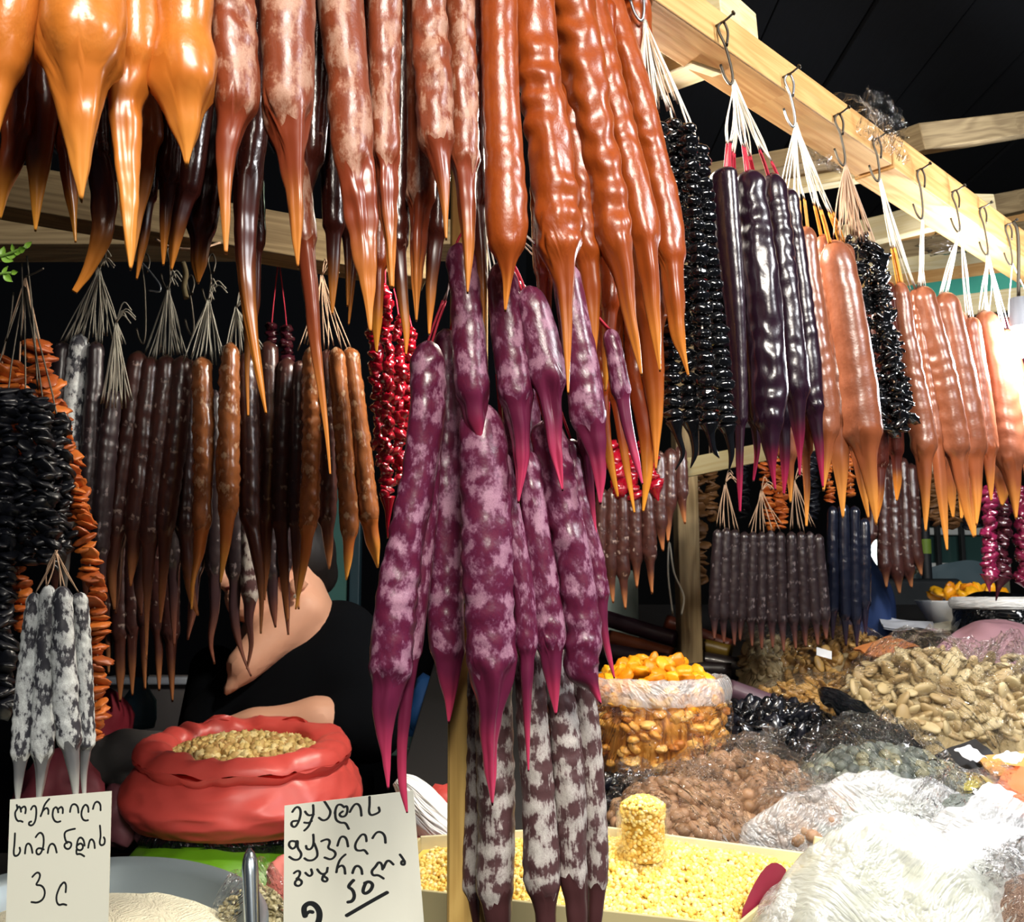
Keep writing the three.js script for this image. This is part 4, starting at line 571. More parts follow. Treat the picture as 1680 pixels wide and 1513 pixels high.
{ const g = thing('plastic_wrap', 'clear plastic bag wrapped round the joint of the beam', 'plastic bag'), Z = rowZ(1455, 255), A = rowAt(0.93, BEAM + 0.022), D = V(0.707, 0, -0.707), O = V(0.707, 0, 0.707);
  mesh('sheet', grid(40, 40, (u, v) => { const a = v * 5.2 - 0.6, k = 0.04 + 0.012 * ridged(u * 4, v * 5, 2) + 0.008 * noise(u * 9, v * 9, 1); return A.clone().addScaledVector(D, (u - 0.5) * 0.1 + 0.012 * noise(v * 4, 1, u * 2)).addScaledVector(O, -0.03 + Math.cos(a) * k * 1.05).add(V(0, Math.sin(a) * k * 0.95 + 0.004, 0)); }), M.film, g);
  mesh('loose_flap', grid(24, 24, (u, v) => A.clone().addScaledVector(D, -0.05 + u * 0.13 + 0.02 * noise(v * 3, u * 2, 5)).addScaledVector(O, 0.014 + 0.012 * ridged(u * 5, v * 4, 8)).add(V(0, 0.055 - v * 0.085 + 0.01 * noise(u * 4, v * 4, 3), 0))), M.film, g); }
{ const g = thing('plastic_bag', 'crumpled clear bag stuffed behind the far hooks under the board', 'plastic bag', null, P(1555, 400, 2.2)); mesh('film', lump(0.05, 1.2, 0.5, 0.7, 0.35, 3, 4, 4), M.film, g); }

// ------------------------------------------------------------------ display counter, sloping up to the back
const plane = (x, Z, lift = 0) => V(x, EYE - 0.42 + (Z - 1.25) * SLOPE + lift, -Z);
{ const g = new THREE.Group(); g.name = 'counter'; g.userData = { label: 'dark sloping display counter under the goods', category: 'counter' }; scene.add(g); const dk = std({ color: 0x1d1b1a, roughness: 0.7 });
  const slab = (x0, x1, Z0, Z1, lift = 0) => { const a = Math.atan(SLOPE), L = (Z1 - Z0) / Math.cos(a), m = mesh('board', boxUV(new RoundedBoxGeometry(x1 - x0, 0.03, L, 1, 0.004)), dk, g); const c = plane((x0 + x1) / 2, (Z0 + Z1) / 2, -0.017 + lift); m.position.copy(c); m.rotation.x = a; };
  slab(-1.3, -0.2, 0.95, 1.76, -0.115); slab(-0.195, 1.05, 0.95, 3.2); slab(1.055, 2.4, 0.95, 3.2);
  for (const [x, Z] of [[-1.25, 1], [-0.15, 1], [2.3, 1], [-1.25, 1.7], [-0.15, 1.7], [2.3, 3.1], [0, 3.1]]) { const y = plane(x, Z).y - (x < -0.5 ? 0.15 : 0.035); const m = mesh('leg', new RoundedBoxGeometry(0.06, y, 0.06, 1, 0.004), dk, g); m.position.set(x, y / 2, -Z); }
}
// a heap over the counter: pieces lying on a dome; each piece is its own thing
function heap({ c, rx, rz, h, n, geos, mats, name, label, category, group, size, up = 0.12, min = 0.75, tilt = 1.2, pw = 0.5, seedOff = 0 }) {
  const placed = []; let tries = 0;
  while (placed.length < n && tries++ < n * 60) {
    const a = rnd() * 6.283, r = Math.sqrt(rnd()) * 0.97, x = Math.cos(a) * r * rx, z = Math.sin(a) * r * rz, y = h * Math.pow(1 - r * r, pw) + size * rr(-0.15, up);
    const p = V(c.x + x, c.y + y - z * SLOPE, c.z + z); if (placed.some((q) => q.distanceTo(p) < size * 2 * min)) continue; placed.push(p);
    const m = mesh(name, geos[Math.floor(rnd() * geos.length)], mats[Math.floor(rnd() * mats.length)]); m.position.copy(p); m.rotation.set(rr(-tilt, tilt), rr(0, 6.28), rr(-tilt, tilt)); m.scale.setScalar(size * rr(0.88, 1.12)); tag(m, label, category, group);
  }
}
function dome(c, rx, rz, h, sd, amp, o = {}) { // crumpled cover or heap surface, closed to the counter
  return grid(o.nu ?? 44, o.nv ?? 64, (u, v) => { const a = v * 6.2832, r = Math.min(1, u / 0.86), k = u > 0.86 ? (u - 0.86) / 0.14 : 0, X = Math.cos(a), Z = Math.sin(a), w = 1 + amp * 1.3 * noise(X * 1.4 + sd, Z * 1.4, 3) + k * 0.06; let y = h * Math.pow(Math.max(0, 1 - r * r), o.pw ?? 0.5); const q = amp * h * (ridged(X * r * 1.7 + sd, Z * r * 1.7, 1) * 0.6 + 0.4 * ridged(X * r * 3.6 + sd, Z * r * 3.6, 7) + 0.1 * ridged(X * r * 8 + sd, Z * r * 8, 9)); y = Math.max(0.001, y + q * (o.sm ? 0.6 : 1.1) * (1 - k) * (0.3 + 0.7 * (1 - r))); return V(c.x + X * r * rx * w, c.y + y - Z * r * rz * w * SLOPE, c.z + Z * r * rz * w); });
}
const nutG = [0, 1, 2].map((s) => lump(1, 1, 0.92, 1, 0.05, 1.5, s * 4 + 3, 2)), almG = [0, 1, 2].map((s) => lump(1, 1.35, 0.42, 0.78, 0.1, 1.2, s * 6 + 1, 2));
const bag = (label, c, rx, rz, h, sd, o = {}) => { const g = thing('plastic_bag', label, 'plastic bag'); mesh('film', dome(c, rx, rz, h, sd, o.amp ?? 0.28), o.mat ?? M.film, g); if (o.nuts) { const N = o.nuts.n, im = new THREE.InstancedMesh(o.nuts.geo, std({ color: 0xffffff, roughness: 0.55 }), N), q = new THREE.Object3D(), cc = new THREE.Color(); for (let i = 0; i < N; i++) { const a = rr(0, 6.283), r = Math.sqrt(rnd()) * 0.98, k = rr(0.72, 0.95); q.position.set(c.x + Math.cos(a) * r * rx * 0.93, c.y + h * 0.82 * k * Math.pow(1 - r * r, o.pw ?? 0.45) - Math.sin(a) * r * rz * SLOPE, c.z + Math.sin(a) * r * rz * 0.9); q.rotation.set(rr(0, 6), rr(0, 6), rr(0, 6)); q.scale.setScalar(o.nuts.size * rr(0.85, 1.1)); q.updateMatrix(); im.setMatrixAt(i, q.matrix); im.setColorAt(i, cc.setHex(o.nuts.cols[i % o.nuts.cols.length])); } im.name = 'filling'; im.userData.kind = 'stuff'; g.add(im); }
  if (o.fill) { const f = mesh('filling', dome(c, rx * 0.9, rz * 0.9, h * (o.fh ?? 0.8), sd + 5, 0.12, { sm: 1, nu: 24, nv: 40 }), o.fill, g); f.userData.kind = 'stuff'; } for (let i = 0; i < (o.tufts ?? 2); i++) { const a = rr(0, 6.28), b = V(c.x + Math.cos(a) * rx * 0.6, c.y + h * 0.75, c.z + Math.sin(a) * rz * 0.6), L = rr(0.03, 0.06); mesh('crumpled_fold', grid(14, 10, (u, v) => b.clone().add(V((v - 0.5) * 0.05 + 0.02 * noise(u * 3, v * 5, sd + i), u * L + 0.012 * ridged(u * 4, v * 5, sd), 0.018 * ridged(v * 5, u * 3, sd + i) + u * 0.02))), o.mat ?? M.film, g); } return g; };
const aprG = [0, 1, 2, 3].map((s) => lump(1, 1.1, 0.55, 0.9, 0.24, 1.8, s * 8 + 5, 3)), pruG = [0, 1, 2].map((s) => lump(1, 1.3, 0.5, 0.8, 0.32, 2.4, s * 5 + 9, 2));
const nutM = [0x967254, 0xa07c5e, 0x866446].map((c) => std({ color: c, roughness: 0.5 })), almM = [0xa8946a, 0x9c855c, 0xb4a27a].map((c) => std({ color: c, roughness: 0.55 })), aprM = [0xf0a012, 0xf5b01c, 0xe58a0c].map((c) => phy({ color: c, roughness: 0.4, clearcoat: 0.3 })), pruM = [M.fruitBlack, phy({ color: 0x12141c, roughness: 0.28, clearcoat: 0.5 })];
const fillNut = std({ color: 0x967254, roughness: 0.8 }), fillAlm = std({ color: 0xa8946a, roughness: 0.8 }), fillDark = std({ color: 0x5a6058, roughness: 0.6 });
// hazelnuts in three clear bags
[['c1', 1222, 1358, 0.13, 0.095, 0.082, 70, 'hazelnut seen through the rear clear bag of hazelnuts', 'hazelnuts in the rear bag', 'rear clear bag of round hazelnuts, shiny folds on top'], ['c2', 1116, 1392, 0.108, 0.075, 0.072, 60, 'hazelnut seen through the clear bag just behind the glass of corn', 'hazelnuts in the bag behind the glass', 'clear bag of round hazelnuts just behind the glass of corn'], ['c3', 1350, 1405, 0.1, 0.06, 0.065, 40, 'hazelnut seen through the flat bag beside the white bag', 'hazelnuts in the flat bag', 'flatter clear bag of hazelnuts next to the white bag']].forEach(([k, x, y, rx, rz, h, n, l, gr, bl], i) => { const c = Q(x, y - 30); bag(bl, c, rx * 1.08, rz * 1.1, h * 1.14, i * 9 + 2, { fill: fillNut, amp: 0.26, fh: 0.62, nuts: { n: n * 4, geo: nutG[0], size: 0.0105, cols: [0x967254, 0xa07c5e, 0x866446, 0xac8a6a] } }); heap({ c, rx, rz, h: h * 0.94, n: Math.round(n * 1.0), geos: nutG, mats: nutM, name: 'hazelnut', label: l, category: 'nut', group: gr, size: 0.0105, min: 0.84 }); });
// almonds and cashews
[[1530, 1236, 0.17, 0.12, 0.165, 95, 'pale almond seen through the largest clear nut bag', 'almonds in the largest bag', 'largest clear bag, full of pale almonds, upright at the right', 0.017], [1668, 1245, 0.09, 0.1, 0.165, 40, 'pale almond in the clear bag at the right edge', 'almonds in the bag at the right edge', 'clear bag of pale almonds cut by the right edge', 0.016], [1375, 1145, 0.14, 0.1, 0.13, 50, 'golden cashew seen through the bag with a white label', 'cashews in the bag with a white label', 'clear bag of golden cashews with a small white label', 0.013], [1256, 1140, 0.06, 0.06, 0.11, 22, 'greenish nut in the small standing bag', 'nuts in the small standing bag', 'small standing clear bag of greenish nuts', 0.012], [1345, 1200, 0.15, 0.08, 0.07, 44, 'golden nut in the low bag in front of the cashews', 'nuts in the low golden bag', 'low clear bag of golden nuts in front of the cashews', 0.012]].forEach(([x, y, rx, rz, h, n, l, gr, bl, s], i) => { const c = Q(x, y - 20); bag(bl, c, rx * 1.08, rz * 1.1, h * 1.1, i * 7 + 31, { fill: fillAlm, amp: 0.22, fh: 0.68, pw: 0.4, nuts: { n: n * 6, geo: almG[0], size: s, cols: i === 2 || i === 4 ? [0xa87e3e, 0xb48c4a, 0x977034] : [0xa8946a, 0x9c855c, 0xb4a27a] } }); heap({ c, rx, rz, h, n, geos: almG, mats: i === 2 || i === 4 ? [0xa87e3e, 0xb48c4a, 0x977034].map((q) => std({ color: q, roughness: 0.5 })) : almM, name: 'nut', label: l, category: 'nut', group: gr, size: s, min: 0.72, pw: 0.4 }); });
{ const g = thing('paper_label', 'small white label on the bag of golden cashews', 'label', null, P(1352, 1072, 2.18)); const m = mesh('sheet', new RoundedBoxGeometry(0.035, 0.02, 0.001, 1, 0.0004), std({ color: 0xe9e9e6, roughness: 0.8 }), g); m.rotation.set(-0.5, 0.2, -0.2); }
// bag with a strip of black dried fruit lying aslant
{ const g = thing('plastic_bag', 'long bag of glossy black raisins lying aslant between the nut bags', 'plastic bag'), A = Q(1345, 1130, 0.1), B = Q(1545, 1270, 0.06), n = 26, pts = [], rad = []; for (let i = 0; i <= n; i++) { pts.push(A.clone().lerp(B, i / n).add(V(0, 0.01 * noise(i * 0.4, 2, 1), 0))); rad.push(0.02 * Math.sqrt(Math.max(0.05, 1 - Math.pow(Math.abs(i / n * 2 - 1), 4))) * (1 + 0.25 * noise(i * 0.5, 5, 5))); } mesh('film', sweep(pts, rad, 24, (i, th) => 1 + 0.2 * ridged(Math.cos(th) * 2 + i * 0.2, Math.sin(th) * 2, i * 0.3), true, true).whole(), M.blackBag, g); }
// prunes on a tray, big clear bag, white bags
heap({ c: Q(1258, 1222), rx: 0.16, rz: 0.095, h: 0.07, n: 130, geos: pruG, mats: pruM, name: 'prune', label: 'glossy black prune in the open heap beside the apricot bag', category: 'prune', group: 'prunes in the open heap', size: 0.016, min: 0.5 });
{ const g = thing('prune_heap', 'dark mass of prunes under the loose ones', 'prune'); const m = mesh('heap', dome(Q(1258, 1222), 0.16, 0.095, 0.062, 4, 0.2, { sm: 1 }), M.fruitBlack, g); g.userData.kind = 'stuff'; }
heap({ c: Q(1040, 1330), rx: 0.075, rz: 0.05, h: 0.05, n: 40, geos: pruG, mats: pruM, name: 'prune', label: 'small black prune in the heap left of the hazelnuts', category: 'prune', group: 'prunes left of the hazelnuts', size: 0.011, min: 0.55 });
bag('large clear bag over grey-green contents, with bright stretched folds', Q(1450, 1325), 0.155, 0.09, 0.115, 61, { fill: fillDark, fh: 0.7, nuts: { n: 500, geo: nutG[1], size: 0.0115, cols: [0x5a6058, 0x6f7468, 0x474d48, 0x7d7a60] }, amp: 0.36, tufts: 0 });
bag('crumpled whitish bag in front of the grey-green one', Q(1450, 1385), 0.17, 0.06, 0.075, 71, { mat: M.filmDense, fill: std({ color: 0x8f988e, roughness: 0.7 }), amp: 0.4, tufts: 0 });
bag('clear crumpled bag end at the right below the orange sheet', Q(1590, 1395), 0.11, 0.07, 0.09, 75, { fill: fillDark, amp: 0.35, tufts: 1 });
bag('big bright white bag of pale grain at the lower right', Q(1478, 1580), 0.155, 0.1, 0.13, 81, { mat: M.milkBag, fill: std({ color: 0xc0c2ac, roughness: 0.8 }), fh: 0.74, nuts: { n: 1500, geo: almG[1], size: 0.0055, cols: [0xc9cbb4, 0xb9bb9e, 0xd6d7c6] }, amp: 0.3, tufts: 0 });
bag('smaller whitish bag of pale beans beside the corn tray', Q(1345, 1590), 0.085, 0.06, 0.085, 87, { mat: M.filmDense, fill: std({ color: 0xaeb094, roughness: 0.8 }), fh: 0.74, nuts: { n: 700, geo: almG[1], size: 0.0055, cols: [0xb4b698, 0xa2a484, 0xc4c5b0] }, amp: 0.26, tufts: 0 });
bag('white crumpled bag top at the right edge behind the big white one', Q(1640, 1450), 0.12, 0.06, 0.09, 91, { mat: M.filmDense, fill: std({ color: 0xc9cccf, roughness: 0.7 }), amp: 0.3, tufts: 0 });
bag('clear bag of brown speckled seeds at the lower right corner', Q(1712, 1620), 0.075, 0.07, 0.14, 95, { fill: std({ map: tex(128, 128, (u, v) => { const f = noise(u * 60, v * 60, 1); return f > 0.1 ? [0.62, 0.5, 0.42] : [0.4, 0.3, 0.24]; }, true, [3, 3]), roughness: 0.7 }), amp: 0.2 });
{ const g = thing('tissue', 'small crumpled white plastic scrap below the corn tray corner', 'scrap', null, Q(1282, 1500, 0.03)); mesh('crumpled_sheet', lump(0.018, 1, 1.2, 0.6, 0.5, 3, 7, 3), M.whiteBag, g); }
// apricots in an open bag
{ const c = Q(1078, 1262), g = thing('plastic_bag', 'open clear bag of dried apricots with a rolled pale rim', 'plastic bag'), R = 0.125, Hh = 0.14;
  mesh('film', grid(30, 64, (u, v) => { const a = v * 6.2832, r = R * (0.82 + 0.22 * Math.sin(u * 2.4)) * (1 + 0.06 * ridged(Math.cos(a) * 3, Math.sin(a) * 3, u * 4)); return V(c.x + Math.cos(a) * r, c.y + u * Hh, c.z + Math.sin(a) * r * 0.85); }), M.film, g);
  mesh('rolled_rim', grid(16, 64, (u, v) => { const a = v * 6.2832, b = u * 6.2832, r = R * 1.0 + Math.cos(b) * 0.01 * (1 + 0.4 * noise(Math.cos(a) * 3, Math.sin(a) * 3, 2)); return V(c.x + Math.cos(a) * r, c.y + Hh + Math.sin(b) * 0.017 * (1 + 0.5 * ridged(Math.cos(a) * 4, Math.sin(a) * 4, b)), c.z + Math.sin(a) * r * 0.85); }), M.filmDense, g);
  const f = mesh('filling', grid(20, 48, (u, v) => { const a = v * 6.2832, r = R * 0.9 * (0.84 + 0.22 * Math.sin(u * 2.4)) * (1 + 0.12 * noise(Math.cos(a) * 5, Math.sin(a) * 5, u * 7)); return V(c.x + Math.cos(a) * r, c.y + u * Hh, c.z + Math.sin(a) * r * 0.85); }), std({ map: tex(256, 128, (u, v) => { const f = fbm(Math.cos(u * 6.28) * 4, Math.sin(u * 6.28) * 4, v * 6, 4); return mixc([0.76, 0.5, 0.16], f > 0 ? [0.86, 0.62, 0.3] : [0.42, 0.22, 0.06], Math.min(1, Math.abs(f) * 3)); }, true), roughness: 0.6 }), g); f.userData.kind = 'stuff';
  { const n = 150, im = new THREE.InstancedMesh(aprG[1], std({ color: 0xffffff, roughness: 0.5 }), n), o = new THREE.Object3D(), cc = new THREE.Color(); for (let i = 0; i < n; i++) { const t = rr(0, 6.283), u = rr(0.05, 0.98), r = R * 0.9 * (0.84 + 0.2 * Math.sin(u * 2.4)); o.position.set(c.x + Math.cos(t) * r, c.y + u * Hh, c.z + Math.sin(t) * r * 0.85); o.rotation.set(rr(-0.6, 0.6), rr(0, 6.28), rr(-0.6, 0.6)); o.scale.setScalar(rr(0.011, 0.016)); o.updateMatrix(); im.setMatrixAt(i, o.matrix); im.setColorAt(i, cc.setHex([0xc98a34, 0xd9a04a, 0xb06a26, 0xe0b060][i % 4])); } im.name = 'apricot_slices'; im.userData.kind = 'stuff'; g.add(im); }
  heap({ c: c.clone().add(V(0, Hh - 0.03, 0)), rx: R * 0.92, rz: R * 0.78, h: 0.075, n: 60, geos: aprG, mats: aprM, name: 'dried_apricot', label: 'dried orange apricot heaped in the open bag', category: 'apricot', group: 'dried apricots in the open bag', size: 0.017, min: 0.5 }); }
// rolls of fruit leather behind
[[985, 1012, 1112, 1050, 13, 0x2c1420, 'long dark purple fruit leather roll', 2.42], [1108, 1048, 1200, 1070, 11, 0x6a5414, 'olive-yellow end of a fruit leather roll', 2.42], [998, 1044, 1104, 1074, 11, 0x7a3c1c, 'rust-brown fruit leather roll under the purple one', 2.4], [1104, 1074, 1225, 1096, 14, 0x1c1214, 'blackish fruit leather roll in line with the rust-brown one', 2.4], [1092, 1020, 1200, 1062, 12, 0x5a2412, 'reddish-brown fruit leather roll, uppermost of the stack', 2.52], [985, 1066, 1100, 1086, 12, 0x241418, 'dark fruit leather roll behind the apricot bag', 2.3], [1192, 1128, 1392, 1200, 15, 0x5c4450, 'mauve-grey fruit leather roll lying over the prunes', 2.08], [1010, 1090, 1200, 1100, 12, 0x1d1517, 'blackish fruit leather roll, lowest of the stack', 2.36]].forEach(([x0, y0, x1, y1, r, c, l, Z]) => { const g = thing('fruit_leather_roll', l, 'fruit roll', 'fruit leather rolls'), A = P(x0, y0, Z), B = P(x1, y1, Z - 0.05), R = r * mpp(y0, Z), n = 14, pts = [], rad = []; for (let i = 0; i <= n; i++) { pts.push(A.clone().lerp(B, i / n)); rad.push(R); } mesh('rolled_sheet', sweep(pts, rad, 22, (i, th) => 1 + 0.05 * noise(Math.cos(th) * 2, Math.sin(th) * 2, i * 0.4 + r) + (th > 1 && th < 1.35 ? 0.08 : 0), true, true).whole(), phy({ color: c, roughness: 0.45, clearcoat: 0.2 }), g); });
// candies lying on the counter
candy({ k: 'chestnut', lod: 1, z: 1.93, b: '1212,1208,26 1150,1222,28 1080,1242,29 1030,1262,26', t: '1000,1272,10 975,1284', n: 0.1 }, 'reddish-brown candy lying flat in front of the apricot bag', 'candies lying on the counter', null);
candy({ k: 'rust', lod: 1, z: 1.88, b: '1125,1262,26 1096,1258,30 1070,1254,22', t: '1040,1250,9 1005,1262', n: 0.03 }, 'orange candy end lying in front of the apricot bag', 'candies lying on the counter', null);
candy({ k: 'purple', lod: 1, z: 1.86, b: '1010,1276,20 1035,1268,22 1060,1262,20', t: '1075,1262,9 1090,1266', n: 0.05 }, 'pinkish-purple candy lying on the small black prunes', 'candies lying on the counter', null);
candy({ k: 'chestnut', lod: 1, z: 1.96, b: '1172,1232,9 1190,1224,9 1205,1220,8', t: '1215,1217,5 1230,1214', n: 0.02 }, 'thin broken candy tail lying by the prunes', 'candies lying on the counter', null);
// sheets and labels at the right
function sheet(name, label, cat, pts, col, th = 0.004) { const g = thing(name, label, cat), q = pts.map(([x, y, l]) => Q(x, y, l)); mesh('sheet', grid(12, 12, (u, v) => q[0].clone().lerp(q[1], u).lerp(q[3].clone().lerp(q[2], u), v).add(V(0, 0.006 * noise(u * 3, v * 3, q[0].x * 9) - 0, 0))), std({ color: col, roughness: 0.6, side: THREE.DoubleSide }), g); mesh('under_side', grid(12, 12, (u, v) => q[0].clone().lerp(q[1], u).lerp(q[3].clone().lerp(q[2], u), v).add(V(0, 0.006 * noise(u * 3, v * 3, q[0].x * 9) - th, 0))), std({ color: col, roughness: 0.6, side: THREE.DoubleSide }), g); return g; }
sheet('fruit_leather_sheet', 'orange folded fruit leather sheet with a white label at the right edge', 'fruit sheet', [[1655, 1252, 0.09], [1760, 1275, 0.09], [1740, 1360, 0.06], [1615, 1318, 0.07]], 0xc4622e);
sheet('fruit_leather_sheet', 'ochre fruit leather sheet under two white labels', 'fruit sheet', [[1600, 1240, 0.07], [1690, 1232, 0.08], [1720, 1268, 0.06], [1632, 1275, 0.06]], 0xb7823c);
sheet('fruit_leather_sheet', 'yellow-green fruit leather sheet below the ochre one', 'fruit sheet', [[1540, 1262, 0.05], [1640, 1262, 0.055], [1625, 1300, 0.05], [1560, 1292, 0.05]], 0xa79a3a);
sheet('fruit_leather_sheet', 'dark fruit leather sheet behind the white labels', 'fruit sheet', [[1500, 1250, 0.05], [1600, 1212, 0.07], [1660, 1262, 0.06], [1560, 1290, 0.045]], 0x181616);
[[[1565, 1228, 0.085], [1592, 1222, 0.09], [1622, 1246, 0.085], [1592, 1250, 0.08], 'left of the two white labels on the ochre sheet'], [[1628, 1240, 0.1], [1655, 1231, 0.105], [1688, 1238, 0.1], [1668, 1254, 0.095], 'right of the two white labels on the ochre sheet'], [[1596, 1300, 0.1], [1622, 1284, 0.11], [1668, 1302, 0.105], [1645, 1322, 0.095], 'white label lying on the orange sheet']].forEach(([a, b, c, d, l]) => sheet('paper_label', l, 'label', [a, b, c, d], 0xe9e9ee, 0.001));
{ const cc = Q(1640, 1112, 0.05), g = thing('cloth', 'pinkish plastic cover peaked over goods behind the largest almond bag', 'cover'); mesh('sheet', dome(cc, 0.2, 0.1, 0.12, 44, 0.12, { sm: 1, pw: 1.1 }), std({ color: 0xa27a84, roughness: 0.5, side: THREE.DoubleSide }), g); }
sheet('paper', 'white paper lying at the far end of the counter', 'paper', [[1440, 1012, 0.08], [1530, 1022, 0.08], [1540, 1034, 0.08], [1450, 1030, 0.08]], 0xd9dadd);
sheet('paper', 'cream paper beside the white one at the far end', 'paper', [[1530, 1022, 0.08], [1588, 1016, 0.08], [1592, 1030, 0.08], [1535, 1036, 0.08]], 0xcfc9b4);
sheet('fruit_leather_sheet', 'orange-brown sheet behind the cashew bag', 'fruit sheet', [[1400, 1062, 0.12], [1462, 1042, 0.12], [1510, 1060, 0.12], [1440, 1080, 0.12]], 0xb06a34);
{ const c = P(1652, 1078, 2.45), g = thing('prune_bag', 'black bag of prunes with a rolled white rim at the far right', 'plastic bag', null, c), R = 0.112;
  mesh('bag_side', grid(20, 40, (u, v) => { const a = v * 6.2832, r = R * (0.9 + 0.14 * Math.sin(u * 2.6)) * (1 + 0.05 * ridged(Math.cos(a) * 2, Math.sin(a) * 2, u * 6)); return V(Math.cos(a) * r, -0.04 + u * 0.17, Math.sin(a) * r); }), M.blackBag, g);
  mesh('rolled_rim', new THREE.TorusGeometry(R * 0.98, 0.016, 10, 40).rotateX(Math.PI / 2).translate(0, 0.13, 0), M.whiteBag, g);
  const f = mesh('filling', dome(V(0, 0.12, 0), R * 0.9, R * 0.9, 0.03, 3, 0.3, { sm: 1 }), M.fruitBlack, g); f.userData.kind = 'stuff';
  heap({ c: c.clone().add(V(0.02, 0.12, -0.22)), rx: 0.11, rz: 0.08, h: 0.05, n: 22, geos: aprG, mats: aprM, name: 'dried_apricot', label: 'orange dried apricot in the far heap beyond the black bag', category: 'apricot', group: 'far dried apricots', size: 0.02, min: 0.6 });
  const b = thing('apricot_bowl', 'bowl of dried apricots beyond the black bag', 'bowl', null, c.clone().add(V(0.02, 0.02, -0.22))); mesh('bowl_shell', new THREE.LatheGeometry([[0.02, 0], [0.09, 0.02], [0.135, 0.11], [0.14, 0.115], [0.128, 0.11], [0.085, 0.03], [0.01, 0.02]].map((q) => new THREE.Vector2(...q)), 36), std({ color: 0xe6e8e8, roughness: 0.4, side: THREE.DoubleSide }), b); }
